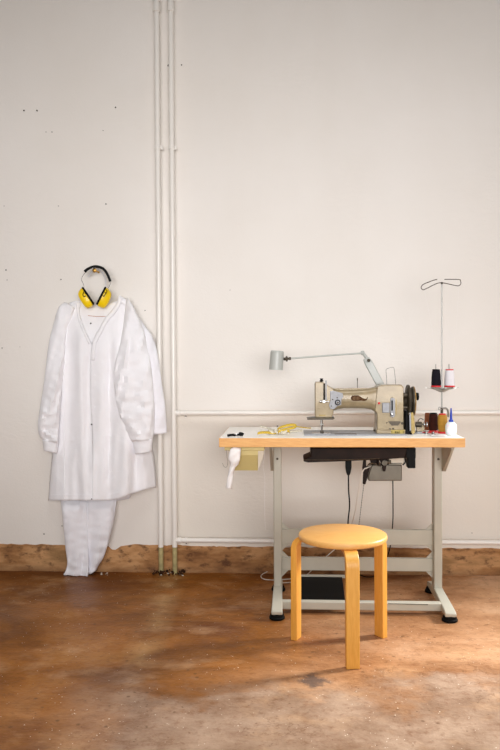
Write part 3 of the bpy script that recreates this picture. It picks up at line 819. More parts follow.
# foot bar and treadle
YFB = -0.64
zc0, zc1 = P(360, 610.5, YFB).z, P(360, 602.5, YFB).z
bm = B(); box(bm, (post_x[0][0] + 0.03, YFB, max(zc0, 0.012)), (post_x[1][1] - 0.025, YFB + 0.035, zc1)); mk('foot_bar', bm, M['stand'], tb, bevel=0.004)
bm = B(); a = P(388, 604.5, YFB - 0.001); b = P(428, 605.5, YFB - 0.001); tube(bm, [a + Vector((0, 0, 0.004)), b + Vector((0, 0, 0.004))], 0.0014, 6, smooth=False); mk('slot', bm, M['dark_steel'], tb)
pa, pb = P(301, 601, -0.60), P(345.5, 601, -0.60)
qa, qb = G(301, 578, 0.085), G(345, 578, 0.085)
bm = B(); prism(bm, [(pa.x, -0.60, 0.034), (pb.x, -0.60, 0.034), (pb.x, qa.y, 0.088), (pa.x, qa.y, 0.088)], (0, 0, 0.006))
td = mk('treadle', bm, M['black'], tb, bevel=0.002)
bm = B(); box(bm, (pa.x - 0.002, qa.y - 0.005, 0.087), (pb.x + 0.07, qa.y + 0.012, 0.1)); mk('treadle_rail', bm, M['stand'], tb, bevel=0.002)
# drawer under the left end
YD = -0.69
bm = B()
def ring3(pl, pr, py, Y, Yb): 
    a, b = P(pl, py, Y), P(pr, py, Y); return [Vector((a.x, Y, a.z)), Vector((b.x, Y, b.z)), Vector((b.x, Yb, b.z)), Vector((a.x, Yb, a.z))]
rows = [ring3(229, 263, 450.5, YD + 0.01, YD + 0.26), ring3(230.5, 262.5, 455, YD + 0.01, YD + 0.26), ring3(234, 257.5, 470.3, YD + 0.02, YD + 0.23)]
V = grid(bm, rows, closed=True); bm.faces.new(V[-1][::-1])
dr = mk('drawer', bm, M['drawer'], tb, smooth=False, solid=0.002, label='small olive-beige metal drawer')
bm = B(); a = P(224.5, 447.6, YD); b = P(264.5, 450.6, YD); box(bm, (a.x, YD, b.z), (b.x, YD + 0.28, zb)); mk('drawer_runner', bm, M['drawer'], dr, bevel=0.001)
bm = B(); pprism(bm, [(258, 451), (264, 451), (263, 458), (258, 470)], YD + 0.005, 0.002); mk('drawer_cheek', bm, M['cream'], dr, smooth=False)
bm = B(); tube(bm, [P(x, y, YD) for x, y in ((226.5, 449), (226.8, 456), (227.8, 462), (226.5, 467), (224, 466.5), (222.5, 463))], 0.0009, 6); mk('bent_wire', bm, M['wire'], dr)
bm = B(); tube(bm, [P(x, y, YD) for x, y in ((264.3, 450), (264.6, 458), (263, 465), (264.8, 480), (264.5, 505), (265.3, 530))], 0.0006, 5); 
tag(mk('loose_thread', bm, M['paper']), 'long thin pale thread hanging from the drawer corner', 'thread')

# white ribbon hanging over the drawer
bm = B()
pts = [P(237, 447.5, -0.706), P(235.5, 450, -0.716), P(234.5, 455, -0.722), P(234, 460, -0.722), P(234.2, 464, -0.718), P(232.5, 467, -0.714), P(231, 473, -0.713), P(229.8, 480, -0.713), P(228.8, 488.5, -0.713)]
Wd = [0.032, 0.046, 0.051, 0.050, 0.036, 0.024, 0.022, 0.024, 0.025]
sp = smooth_path(pts, 6); ww = np.interp(np.linspace(0, 8, len(sp)), range(9), Wd)
rows = []
for i, (p, w) in enumerate(zip(sp, ww)):
    rows.append([p + Vector((w * (k / 6 - 0.5), -0.006 * math.sin(PI * k / 6) - 0.002 * math.sin(i * 0.5 + k), -0.004 * (k / 6 - 0.5))) for k in range(7)])
grid(bm, rows); tag(mk('ribbon', bm, M['paper'], solid=0.001), 'white cloth ribbon dangling in front of the drawer under the table', 'ribbon')

# ================================================================== THINGS ON THE TABLE
def on_table(px, py):
    g = G(px, py, zt); return g
# thread snips
g = on_table(235, 437)
sn = thing('thread_snips', 'small black thread snips lying at the left end of the table', 'snips', (g.x, g.y, zt))
ysn = g.y
def snpt(px, dz, dy=0.0): return Vector((P(px, 436, ysn).x, ysn + dy, zt + dz))
bm = B(); tube(bm, [snpt(227.5, 0.006, 0.0), snpt(230, 0.008, 0.004), snpt(233, 0.009, 0.004), snpt(235, 0.008)], 0.0055, 10); mk('grip', bm, M['black'], sn)
bm = B(); tube(bm, [snpt(235, 0.007), snpt(237, 0.010), snpt(239.5, 0.013), snpt(242, 0.012), snpt(243.4, 0.009)], [0.004] * 8 + [0.007] * 8 + [0.009] * 8 + [0.008] * 8 + [0.004], 10); mk('grip', bm, M['black'], sn)
bm = B(); prism(bm, [snpt(234, 0.012, -0.006), snpt(238.5, 0.016, -0.006), snpt(239, 0.02, -0.006), snpt(236, 0.016, -0.006)], (0, 0.002, 0)); cyl(bm, snpt(236.5, 0.012, -0.008), snpt(236.5, 0.012, 0.0), 0.003, seg=10); mk('blade', bm, M['steel'], sn)

# measuring tape
YM = -0.55
tm = thing('measuring_tape', 'yellow and white measuring tape lying loosely coiled beside the machine', 'measuring tape', (P(284, 433, YM).x, YM, zt))
def tp(px, dz, Y): p = P(px, 433, Y); return Vector((p.x, Y, zt + dz + 0.004))
bm = B(); strip(bm, [tp(257.5, 0.004, -0.60), tp(262, 0.008, -0.60), tp(268, 0.006, -0.58), tp(274, 0.003, -0.57), tp(280, 0.004, -0.55)], Vector((0, 0.012, 0.010)), 10); mk('tape_end', bm, M['tape_yellow'], tm, solid=0.0006)
bm = B(); strip(bm, [tp(260, 0.022, -0.44), tp(268, 0.014, -0.46), tp(276, 0.004, -0.50), tp(288, 0.004, -0.5), tp(296, 0.003, -0.48), tp(302, 0.003, -0.46)], Vector((0, 0.014, 0.008)), 10); mk('tape_length', bm, M['tape_white'], tm, solid=0.0006)
bm = B(); strip(bm, [tp(277.5, 0.012, -0.50), tp(281, 0.020, -0.48), tp(287, 0.027, -0.47), tp(293, 0.030, -0.46), tp(296.5, 0.025, -0.46), tp(294, 0.019, -0.48), tp(287, 0.013, -0.49), tp(280, 0.008, -0.50)], Vector((0, 0.010, 0.011)), 10); mk('tape_loop', bm, M['tape_yellow'], tm, solid=0.0006)
bm = B(); strip(bm, [tp(294, 0.02, -0.42), tp(300, 0.014, -0.40), tp(306, 0.010, -0.40), tp(311, 0.009, -0.40)], Vector((0, 0.012, 0.004)), 10); mk('tape_end', bm, M['tape_yellow'], tm, solid=0.0006)
bm = B()
for k in range(3):
    c = tp(272 + 6 * k, 0.007 + 0.002 * k, -0.56 - 0.01 * k)
    strip(bm, [c + Vector((0.018 * math.cos(a), 0.014 * math.sin(a), 0.005 * math.sin(a * 2 + k))) for a in np.linspace(0.3, 5.6, 9)], Vector((0, 0.004, 0.013)), 6)
mk('tape_coil', bm, M['tape_white'], tm, solid=0.0006)
bm = B(); c = tp(284, 0.008, -0.60); strip(bm, [c + Vector((0.026 * math.cos(a), 0.014 * math.sin(a), 0.008 * math.sin(a))) for a in np.linspace(-0.3, 3.6, 8)], Vector((0, 0.003, 0.011)), 6)
mk('tape_coil', bm, M['tape_yellow'], tm, solid=0.0006)
bm = B(); cyl(bm, tp(277.5, 0.024, -0.5), tp(277.5, 0.03, -0.5), 0.0035, seg=10); mk('rivet', bm, M['dark_steel'], tm)

# ---- sewing machine ------------------------------------------------------
YS = -0.585; DS = 0.115
sm = thing('sewing_machine', 'beige industrial sewing machine standing on the wooden-edged table', 'sewing machine', (P(360, 434, YS).x, YS + 0.06, zt))
ZT = zt + 0.0005
# bed plate
bl, br = P(304, 434, YS).x, P(405, 434, YS).x
bm = B(); box(bm, (bl, YS - 0.045, zt), (br, YS + 0.16, zt + 0.006)); mk('bed_plate', bm, M['plate'], sm, bevel=0.001)
bm = B(); box(bm, (P(312, 434, YS).x, YS - 0.02, zt + 0.006), (P(330, 434, YS).x, YS + 0.05, zt + 0.0075)); mk('throat_plate', bm, M['chrome'], sm, bevel=0.0005)
bm = B(); box(bm, (P(334, 434, YS).x, YS - 0.043, zt + 0.006), (P(356, 434, YS).x, YS - 0.015, zt + 0.008)); mk('slide_plate', bm, M['dark_steel'], sm, bevel=0.0005)
# body casting: head, arm and column in one shape
bm = B()
def section(px, top, bot, Y0, Y1, rr=0.35, n=24):
    a, b = P(px, top, YS), P(px, bot, YS); cz, hz_ = (a.z + b.z) / 2, (a.z - b.z) / 2; cy, hy = (Y0 + Y1) / 2, (Y1 - Y0) / 2
    out = []
    for k in range(n):
        t = 2 * PI * (k + 0.5) / n; c, s = math.cos(t), math.sin(t)
        out.append(Vector(((a.x + b.x) / 2, cy + hy * math.copysign(abs(c) ** rr, c), cz + hz_ * math.copysign(abs(s) ** rr, s))))
    return out
rows = [section(px, t, b_, YS + y0_, YS + y1_, rr) for px, t, b_, y0_, y1_, rr in (
    (326, 388.4, 412.0, .006, .094, .5), (333.5, 388.6, 411.5, .006, .094, .5), (338, 389.2, 410, .008, .092, .62), (344, 389.6, 409, .010, .09, .68), (355, 389.3, 409, .010, .09, .7), (366, 388.8, 409.2, .008, .092, .65),
    (372, 388.2, 410.2, .006, .096, .55), (375.5, 387.4, 412.5, .004, .10, .45), (380, 387, 418, .004, .1, .4))]
V = grid(bm, rows, closed=True); bm.faces.new(V[0]); bm.faces.new(V[-1][::-1])
pprism(bm, [(315.2, 383.2), (316.2, 382.2), (322.6, 382.2), (326.5, 384.2), (329.8, 387.0), (333.6, 388.4), (333.6, 412), (332.0, 417.6), (316, 417.6), (315.2, 416.8)], YS, 0.1)
pprism(bm, [(377.3, 386.6), (380, 385.8), (402, 385.6), (403.6, 387), (403.6, 434), (377.3, 434), (377.3, 414), (376.2, 411.6), (375, 411)], YS, 0.115)
mk('body_casting', bm, M['casting'], sm, angle=50, bevel=0.005, seg=3)
bm = B(); pbox(bm, 376.5, 429.5, 405.5, 434, YS - 0.006, 0.128); mk('column_foot', bm, M['casting'], sm, bevel=0.003)
# top cover
bm = B(); pbox(bm, 381, 384.8, 402, 386.8, YS + 0.006, 0.10); mk('top_cover', bm, M['casting'], sm, bevel=0.002)
bm = B(); pbox(bm, 335, 388.3, 374, 389.8, YS + 0.03, 0.045); mk('arm_cover', bm, M['casting'], sm, bevel=0.001)
# head fittings
def pcyl(name, px, py, r, Y, length, m, seg=18, parent=None, prof=None):
    bm = B(); c = P(px, py, Y)
    lathe(bm, prof if prof else [(r, 0), (r, length * 0.8), (r * 0.85, length)], c, axis=(0, -1, 0), seg=seg)
    return mk(name, bm, m, parent or sm)
bm = B(); c = P(321.5, 383, YS + 0.04); lathe(bm, [(0.004, -0.004), (0.004, 0.006), (0.0085, 0.007), (0.0085, 0.013), (0.005, 0.014), (0.005, 0.016), (0.008, 0.017), (0.008, 0.0205), (0.0, 0.021)], c, seg=20); mk('pressure_knob', bm, M['black'], sm)
bm = B(); pbox(bm, 323.4, 383.5, 325.0, 401, YS - 0.003, 0.004); mk('lever_slot', bm, M['black'], sm, smooth=False)
bm = B(); pbox(bm, 325.4, 380.5, 326.7, 400, YS - 0.004, 0.006); mk('take_up_lever', bm, M['plate'], sm, bevel=0.0006)
bm = B(); a = P(320.5, 401.5, YS - 0.012); b = P(329, 401.6, YS - 0.012); tube(bm, [a, b], 0.0028, 10, smooth=False); lathe(bm, [(0.006, 0), (0.006, 0.008), (0.004, 0.010)], P(319.8, 401.5, YS - 0.012), axis=(1, 0, 0), seg=14); cyl(bm, P(324, 401.5, YS - 0.016), P(324, 401.5, YS + 0.002), 0.006, seg=14); mk('thread_guide_screw', bm, M['chrome'], sm)
bm = B(); pprism(bm, [(330.2, 391.5), (333, 390.6), (342.8, 393.3), (343.2, 397), (341.4, 399.5), (341.2, 405), (337.4, 406), (334.2, 409.3), (330.5, 409), (328.8, 405.5), (330.4, 401)], YS - 0.006, 0.008); tp_ = mk('tension_plate', bm, M['plate'], sm, bevel=0.001)
cT = P(337.6, 402.4, YS - 0.006)
for nm, r0, r1, ln, m in (('tension_dial', 0.0125, 0.0125, 0.006, 'black'), ('tension_disc', 0.0085, 0.0085, 0.010, 'plate'), ('tension_nut', 0.0042, 0.0035, 0.020, 'dark_steel')):
    bm = B(); lathe(bm, [(r0, 0), (r0, ln * 0.8), (r1 * 0.9, ln)], cT, axis=(0, -1, 0), seg=22); mk(nm, bm, M[m], tp_)
for xx, yy in ((337.2, 397.7), (331.3, 406), (332.6, 399.5)):
    bm = B(); lathe(bm, [(0.0028, 0), (0.0028, 0.003), (0.001, 0.0038)], P(xx, yy, YS - 0.006), axis=(0, -1, 0), seg=12); mk('screw', bm, M['dark_steel'], tp_)
bm = B(); pbox(bm, 319, 414.8, 325.5, 416, YS - 0.002, 0.004); mk('maker_plate', bm, M['old_brass'], sm)
bm = B(); pprism(bm, [(307, 418.5), (313, 417.8), (334.5, 417.8), (335, 418.6), (333, 419.6), (318, 419.8), (307.5, 419.9)], YS - 0.008, 0.085); mk('finger_guard', bm, M['dark_steel'], sm, bevel=0.001)
bm = B(); cyl(bm, P(321.3, 419, YS + 0.045), P(321.3, 433.6, YS + 0.045), 0.0026, 0.0008, seg=10); cyl(bm, P(321.3, 418, YS + 0.045), P(321.3, 425, YS + 0.045), 0.0042, seg=12); cyl(bm, P(319.8, 424.5, YS + 0.045), P(323.4, 424.5, YS + 0.045), 0.0035, seg=10); mk('needle_bar', bm, M['steel'], sm)
bm = B(); cyl(bm, P(321.8, 418, YS + 0.065), P(321.8, 430, YS + 0.065), 0.004, seg=12); zf = zt + 0.008
a = P(321.8, 432, YS + 0.055); box(bm, (a.x - 0.008, YS + 0.025, zf), (a.x + 0.008, YS + 0.075, zf + 0.004)); box(bm, (a.x - 0.003, YS + 0.058, zf), (a.x + 0.003, YS + 0.066, P(321.8, 428, YS).z)); mk('presser_foot', bm, M['dark_steel'], sm, bevel=0.0008)
# emblem on the arm: dark oval badge with a tail and gold marks
YB_ = YS + 0.0115
bm = B(); pprism(bm, [(351.0, 398.3), (351.3, 396.6), (352.5, 395.7), (355, 395.4), (358.5, 395.5), (361, 397), (362.6, 398.3), (365, 398.9), (366.6, 398.4), (368, 396.6), (367.6, 398.8), (366.3, 400.4), (364, 401), (361, 400.6), (357, 400.9), (353, 400.8), (351.6, 400)], YB_ - 0.004, 0.006)
bd = mk('emblem', bm, M['badge'], sm, label='dark bronze oval emblem with a curled tail and gold lettering')
bm = B()
for xx in (353.2, 354.6, 356.0, 357.4, 358.8): pbox(bm, xx - 0.25, 396.6, xx + 0.35, 399.8, YB_ - 0.0048, 0.001)
tube(bm, [P(x, y, YB_ - 0.0045) for x, y in ((359.5, 398), (361.5, 399.2), (364, 400), (366, 399.4))], 0.0007, 6)
mk('emblem_lettering', bm, M['old_gold'], bd)
bm = B(); lathe(bm, [(0.0052, 0), (0.0052, 0.003), (0.003, 0.005), (0, 0.0055)], P(379, 403.2, YS), axis=(0, -1, 0), seg=18); mk('indicator', bm, M['red'], sm, label='small dark red oil indicator')
# regulator
bm = B(); pbox(bm, 382.3, 402.8, 389.8, 412.8, YS - 0.012, 0.014); mk('regulator_block', bm, M['plate'], sm, bevel=0.003)
bm = B(); c0_, c1_ = P(392.7, 399.0, YS), P(392.7, 417, YS)
pprism(bm, [(390.6, 399.4), (391.5, 397.8), (393.4, 397.8), (395, 399.4), (395, 415.5), (393.6, 417.4), (391.4, 417.4), (390.2, 415.5)], YS - 0.006, 0.008); rg = mk('regulator_plate', bm, M['plate'], sm, bevel=0.0012)
bm = B(); pbox(bm, 391.4, 400.5, 392.9, 410.5, YS - 0.0075, 0.002); mk('slot', bm, M['black'], rg)
bm = B(); lathe(bm, [(0.0065, 0), (0.0065, 0.008), (0.004, 0.010), (0.004, 0.013), (0, 0.0135)], P(391.8, 414.2, YS - 0.006), axis=(0, -1, 0), seg=18); mk('regulator_knob', bm, M['chrome'], rg)
bm = B(); pbox(bm, 396.0, 399.5, 396.7, 414.5, YS - 0.001, 0.002); mk('scale_strip', bm, M['old_brass'], rg)
bm = B(); pprism(bm, [(388.6, 421.2), (400.2, 421.2), (400.8, 422), (398.2, 425.6), (391.6, 425.6), (388.4, 422)], YS - 0.002, 0.004); mk('name_plate', bm, M['dark_steel'], sm, label='dark hexagonal plate on the column')
for xx, yy, r in ((402.2, 423.3, 0.006), (386.9, 422.7, 0.003), (389.9, 429.2, 0.005), (393.2, 428.8, 0.0045)):
    bm = B(); lathe(bm, [(r, 0), (r, 0.002), (r * 0.6, 0.003), (0, 0.003)], P(xx, yy, YS - 0.0005), axis=(0, -1, 0), seg=14); mk('screw', bm, M['dark_steel'], sm)
bm = B(); pbox(bm, 391.0, 430.0, 404.3, 434.2, YS - 0.0085, 0.003); sp_ = mk('number_plate', bm, M['label_yellow'], sm, label='yellow plate with black figures')
bm = B()
for (a_, b_, c_, d_) in ((391.6, 431, 392.1, 433.2), (403.0, 431, 403.5, 433.2), (394.8, 432.5, 399.8, 433.2), (395.0, 431, 395.6, 432.6), (396.2, 431.2, 397.0, 431.7), (397.6, 431, 398.1, 432.6), (398.7, 431, 399.6, 431.7)):
    pbox(bm, a_, b_, c_, d_, YS - 0.0092, 0.001)
mk('figures', bm, M['black'], sp_)
# pins and wires on top
bm = B(); cyl(bm, P(357.4, 390, YS + 0.05), P(357.4, 378.3, YS + 0.05), 0.0013, seg=8); cyl(bm, P(357.4, 380.5, YS + 0.05), P(357.4, 378, YS + 0.05), 0.002, seg=8); mk('thread_pin', bm, M['dark_steel'], sm)
bm = B(); tube(bm, [P(x, y, YS + 0.05) for x, y in ((386.8, 385), (386.6, 378), (386, 370.6), (387.2, 368.7), (390.5, 367.6), (393.4, 367.4), (394.2, 369.5), (395.2, 378), (395.9, 386))], 0.0009, 6) 
cyl(bm, P(395.8, 386.5, YS + 0.05), P(395.8, 385, YS + 0.05), 0.004, seg=12); mk('thread_wire', bm, M['dark_steel'], sm)
# inner side of the column: knee-lift rod and bolts seen through the arm opening
bm = B(); tube(bm, [P(x, y, YS + 0.09) for x, y in ((378, 410.5), (378.2, 420), (378.2, 434))], 0.0026, 8); cyl(bm, P(374.6, 410.8, YS + 0.09), P(378.6, 410.8, YS + 0.09), 0.0045, seg=10); cyl(bm, P(373.4, 430, YS + 0.06), P(378.6, 430, YS + 0.06), 0.0035, seg=10); mk('oil_pipe', bm, M['dark_steel'], sm)
# handwheel, belt and guard
cW = P(409.3, 401, YS + 0.058)
bm = B()
lathe(bm, [(0.012, -0.028), (0.030, -0.026), (0.034, -0.016), (0.066, -0.013), (0.073, -0.011), (0.075, -0.006), (0.073, -0.001), (0.062, 0.001), (0.058, 0.005), (0.060, 0.008), (0.066, 0.011), (0.066, 0.017), (0.050, 0.019), (0.030, 0.021), (0.016, 0.022), (0.0, 0.022)], (cW.x, cW.y, cW.z), axis=(1, 0, 0), seg=48)
hw = mk('handwheel', bm, M['dark_steel'], sm, angle=35)
bm = B(); lathe(bm, [(0.055, 0.0185), (0.0665, 0.0175), (0.0672, 0.0205), (0.060, 0.0225), (0.050, 0.0235), (0.02, 0.0235)], (cW.x, cW.y, cW.z), axis=(1, 0, 0), seg=48); mk('wheel_rim', bm, M['gold'], hw, label='yellowed outer rim')
bm = B(); c = P(414.6, 396.5, YS + 0.05); lathe(bm, [(0.012, 0), (0.012, 0.004), (0.0165, 0.006), (0.018, 0.012), (0.0165, 0.017), (0.008, 0.019), (0, 0.019)], c, axis=(1, 0, 0), seg=24); mk('wheel_knob', bm, M['black'], hw)
bm = B()
for s_ in (-1, 1):
    a = Vector((cW.x - 0.001, cW.y + s_ * 0.06, cW.z)); b = Vector((cW.x + 0.002, cW.y + s_ * 0.03, zt + 0.001)); tube(bm, [a, (a + b) / 2, b], 0.0055, 8)
mk('drive_belt', bm, M['rubber'], sm)
bm = B(); pprism(bm, [(405.5, 411), (409, 409.5), (409.4, 431), (412.8, 433.8), (405.5, 434.2)], YS + 0.02, 0.09); mk('belt_guard', bm, M['black'], sm, bevel=0.002)
bm = B(); pprism(bm, [(410.6, 413), (413.2, 412), (414.6, 420), (415.2, 432), (413.6, 434.3), (411.2, 433), (411.0, 420)], YS - 0.005, 0.03); mk('guard_strip', bm, M['old_brass'], sm, bevel=0.001)
bm = B(); pprism(bm, [(409.4, 412.5), (410.8, 412.5), (411.2, 430), (409.8, 431)], YS - 0.004, 0.01); mk('guard_edge', bm, M['plate'], sm)
bm = B(); cyl(bm, P(403, 407.5, YS + 0.02), P(408, 407.5, YS + 0.02), 0.007, seg=14); mk('wheel_pin', bm, M['dark_steel'], sm); bm = B(); cyl(bm, P(403, 395, YS + 0.03), P(408.5, 395, YS + 0.03), 0.010, seg=16); mk('wheel_shaft', bm, M['dark_steel'], sm); bm = B(); cyl(bm, P(408, 413.8, YS - 0.004), P(409.5, 413.8, YS - 0.004), 0.005, seg=12); mk('wheel_hub', bm, M['dark_steel'], sm)

# bobbin winder to the right of the wheel
YW = -0.50
bw = thing('bobbin_winder', 'small greenish metal bobbin winder screwed down beside the handwheel', 'bobbin winder', (P(421, 433, YW).x, YW, zt))
wz = lambda py: P(420, py, YW).z
bm = B(); a, b = P(415.5, 433, YW).x, P(427, 433, YW).x; box(bm, (a, YW - 0.03, zt), (b, YW + 0.03, zt + 0.008)); mk('base', bm, M['plate'], bw, bevel=0.002)
bm = B(); pprism(bm, [(417, 433), (424.5, 433), (424.8, 427), (422.6, 422), (418.2, 421.5), (416.4, 427)], YW - 0.012, 0.022); mk('bracket', bm, M['casting'], bw, bevel=0.002)
bm = B(); cyl(bm, P(415.6, 424.5, YW - 0.014), P(421.5, 424.5, YW - 0.014), 0.012, seg=20); cyl(bm, P(421.5, 424.5, YW - 0.014), P(427.5, 424.3, YW - 0.014), 0.0035, seg=12); mk('winder_wheel', bm, M['dark_steel'], bw)
bm = B(); cyl(bm, P(423.6, 424.4, YW - 0.014), P(424.4, 424.4, YW - 0.014), 0.011, seg=20); cyl(bm, P(426.4, 424.4, YW - 0.014), P(427.2, 424.4, YW - 0.014), 0.011, seg=20); mk('bobbin', bm, M['chrome'], bw)
bm = B(); tube(bm, [P(418, 421.5, YW - 0.01), P(419, 419.4, YW - 0.01), P(421.5, 418.8, YW - 0.01), P(423.5, 420, YW - 0.01)], 0.0022, 8); mk('lever', bm, M['chrome'], bw)

# spools standing on the table
def spool(px0, px1, py_top, Y, body, cap, foot, label, name='thread_spool', shape='king', zbase=None, group='spools of thread on the table'):
    a, b = P(px0, py_top, Y), P(px1, py_top, Y); z0 = zt if zbase is None else zbase
    r = (b.x - a.x) / 2; cx = (a.x + b.x) / 2; H = a.z - z0
    t = thing(name, label, 'spool', (cx, Y, z0), group)
    if shape == 'king': prof = [(r * 0.86, 0.09), (r * 0.93, 0.16), (r * 0.97, 0.3), (r * 0.95, 0.5), (r * 0.9, 0.7), (r * 0.86, 0.85), (r * 0.80, 0.94)]
    elif shape == 'waist': prof = [(r * 0.80, 0.09), (r * 0.86, 0.2), (r * 0.97, 0.45), (r * 1.0, 0.62), (r * 0.94, 0.82), (r * 0.84, 0.94)]
    else: prof = [(r * 0.92, 0.09), (r * 0.93, 0.2), (r * 0.88, 0.5), (r * 0.82, 0.8), (r * 0.72, 0.94)]
    bm = B(); lathe(bm, [(r * 0.4, 0.08 * H)] + [(q, h * H) for q, h in prof] + [(r * 0.3, 0.95 * H)], (cx, Y, z0), seg=32); mk('thread_winding', bm, body, t)
    bm = B(); lathe(bm, [(r * 0.95, 0), (r * 1.0, 0.02 * H), (r * 0.98, 0.06 * H), (r * 0.9, 0.1 * H), (r * 0.3, 0.1 * H)], (cx, Y, z0), seg=32); mk('spool_foot', bm, foot, t)
    bm = B(); lathe(bm, [(r * 0.3, 0.93 * H), (r * 0.72, 0.94 * H), (r * 0.75, 0.96 * H), (r * 0.68, 1.0 * H), (r * 0.25, 1.0 * H), (r * 0.2, 0.97 * H)], (cx, Y, z0), seg=32); mk('spool_cap', bm, cap, t)
    return t
spool(437.6, 447.4, 413.6, -0.52, M['thread_ochre'], M['red'], M['red'], 'ochre yellow thread spool with red ends, next to the oil bottle', shape='waist')
spool(428.6, 438.4, 412.8, -0.47, M['thread_brown'], M['black'], M['red'], 'dark brown thread spool with a black top, left of the ochre spool')
spool(424.2, 431.4, 412.8, -0.36, M['thread_rust'], M['thread_rust'], M['thread_rust'], 'rust brown thread spool half hidden behind the dark brown spool')
# loose bits: bobbins, scrap of cloth and paper
for k, (px, py, lab) in enumerate(((433.3, 434.2, 'clear and silver bobbin lying in front of the dark brown spool'), (426.5, 434.0, 'small metal bobbin lying beside the bobbin winder base'))):
    g = G(px, py, zt); bm = B(); lathe(bm, [(0.010, 0), (0.010, 0.0015), (0.005, 0.002), (0.005, 0.0095), (0.010, 0.010), (0.010, 0.0115), (0.003, 0.0115)], (g.x, g.y, zt), seg=20)
    tag(mk('bobbin', bm, M['chrome'] if k == 0 else M['steel']), lab, 'bobbin', 'loose bobbins on the table')
bm = B()
rows = []
for j in range(7):
    row = []
    for i in range(13):
        x = P(429, 434, -0.6).x + 0.07 * i / 12 ; y = -0.66 + 0.05 * j / 6
        row.append(Vector((x, y, zt + 0.0035 + 0.0025 * noise.noise(Vector((x * 40, y * 50, 2))))))
    rows.append(row)
grid(bm, rows); tag(mk('cloth_scrap', bm, M['paper'], solid=0.0008), 'crumpled white cloth scrap on the table by the oil bottle', 'cloth scrap')
bm = B(); g = G(424.5, 433, zt); tube(bm, [(g.x - 0.03, g.y - 0.01, zt + 0.004), (g.x, g.y - 0.03, zt + 0.006), (g.x + 0.03, g.y - 0.015, zt + 0.004), (g.x + 0.025, g.y + 0.01, zt + 0.004)], 0.0022, 8); 
tag(mk('red_thread_scrap', bm, M['red']), 'short red twist of thread lying by the bobbin winder', 'thread')

# oil bottle
YO = -0.60
a, b = P(445.2, 428, YO), P(456.8, 428, YO); r = (b.x - a.x) / 2; cx = (a.x + b.x) / 2
ob = thing('oil_bottle', 'round milky plastic oil bottle with a blue nozzle, near the right end of the table', 'bottle', (cx, YO, zt))
zz = lambda py: P(451, py, YO).z - zt
bm = B(); lathe(bm, [(r * 0.72, 0), (r * 0.82, 0.002), (r * 0.93, zz(433)), (r * 1.0, zz(429.5)), (r * 1.0, zz(427)), (r * 0.92, zz(424.5)), (r * 0.7, zz(422.6)), (r * 0.38, zz(421.8)), (r * 0.36, zz(421))], (cx, YO, zt), seg=32); mk('bottle_body', bm, M['bottle'], ob)
bm = B(); lathe(bm, [(r * 0.40, zz(421.9)), (r * 0.42, zz(421.4)), (r * 0.36, zz(419.8)), (r * 0.22, zz(419.4)), (r * 0.17, zz(412)), (r * 0.1, zz(408.2)), (r * 0.05, zz(408))], (cx, YO, zt), seg=20); mk('nozzle', bm, M['blue'], ob)

# thread stand
YTS = -0.42
pxs = 441.8
cx = P(pxs, 400, YTS).x
ts = thing('thread_stand', 'tall thin chrome thread stand clamped near the right end of the table', 'thread stand', (cx, YTS, zt))
zT = lambda py: P(441, py, YTS).z
bm = B(); cyl(bm, (cx, YTS, zt), (cx, YTS, zT(283)), 0.0034, seg=14); mk('pole', bm, M['steel'], ts)
bm = B(); cyl(bm, (cx, YTS, zt), (cx, YTS, zT(424)), 0.016, 0.012, seg=20); cyl(bm, (cx, YTS, zT(424)), (cx, YTS, zT(408)), 0.0065, seg=16); mk('clamp', bm, M['dark_steel'], ts)
bm = B(); tube(bm, [(cx + 0.002, YTS - 0.01, zT(408)), (cx - 0.014, YTS - 0.012, zT(407)), (cx - 0.016, YTS - 0.012, zT(409.5)), (cx - 0.004, YTS - 0.012, zT(409.5))], 0.002, 8)
tube(bm, [P(443, 408.5, YTS - 0.01), P(446, 408.2, YTS - 0.01), P(448, 411, YTS - 0.01), P(448.4, 417, YTS - 0.01)], 0.0045, 8); mk('thumb_screw', bm, M['steel'], ts)
# dish: a shallow four-armed tray
zd = zT(387.6)
bm = B()
for k in range(4):
    a_ = k * PI / 2 + 0.06
    d = Vector((math.cos(a_), math.sin(a_), 0)); s_ = Vector((-d.y, d.x, 0)); R = 0.078
    prism(bm, [Vector((cx, YTS, zd - 0.016)) - s_ * 0.014, Vector((cx, YTS, zd)) + d * R - s_ * 0.003, Vector((cx, YTS, zd)) + d * R + s_ * 0.003, Vector((cx, YTS, zd - 0.016)) + s_ * 0.014], (0, 0, 0.0018))
lathe(bm, [(0.006, -0.022), (0.014, -0.020), (0.045, -0.004), (0.052, 0.0), (0.052, 0.0018), (0.045, -0.001), (0.006, -0.014)], (cx, YTS, zd), seg=32)
mk('tray', bm, M['steel'], ts)
for dx in (-0.0275, 0.033):
    bm = B(); cyl(bm, (cx + dx, YTS, zd - 0.004), (cx + dx, YTS, zd + 0.11), 0.0018, seg=8); mk('spool_pin', bm, M['steel'], ts)
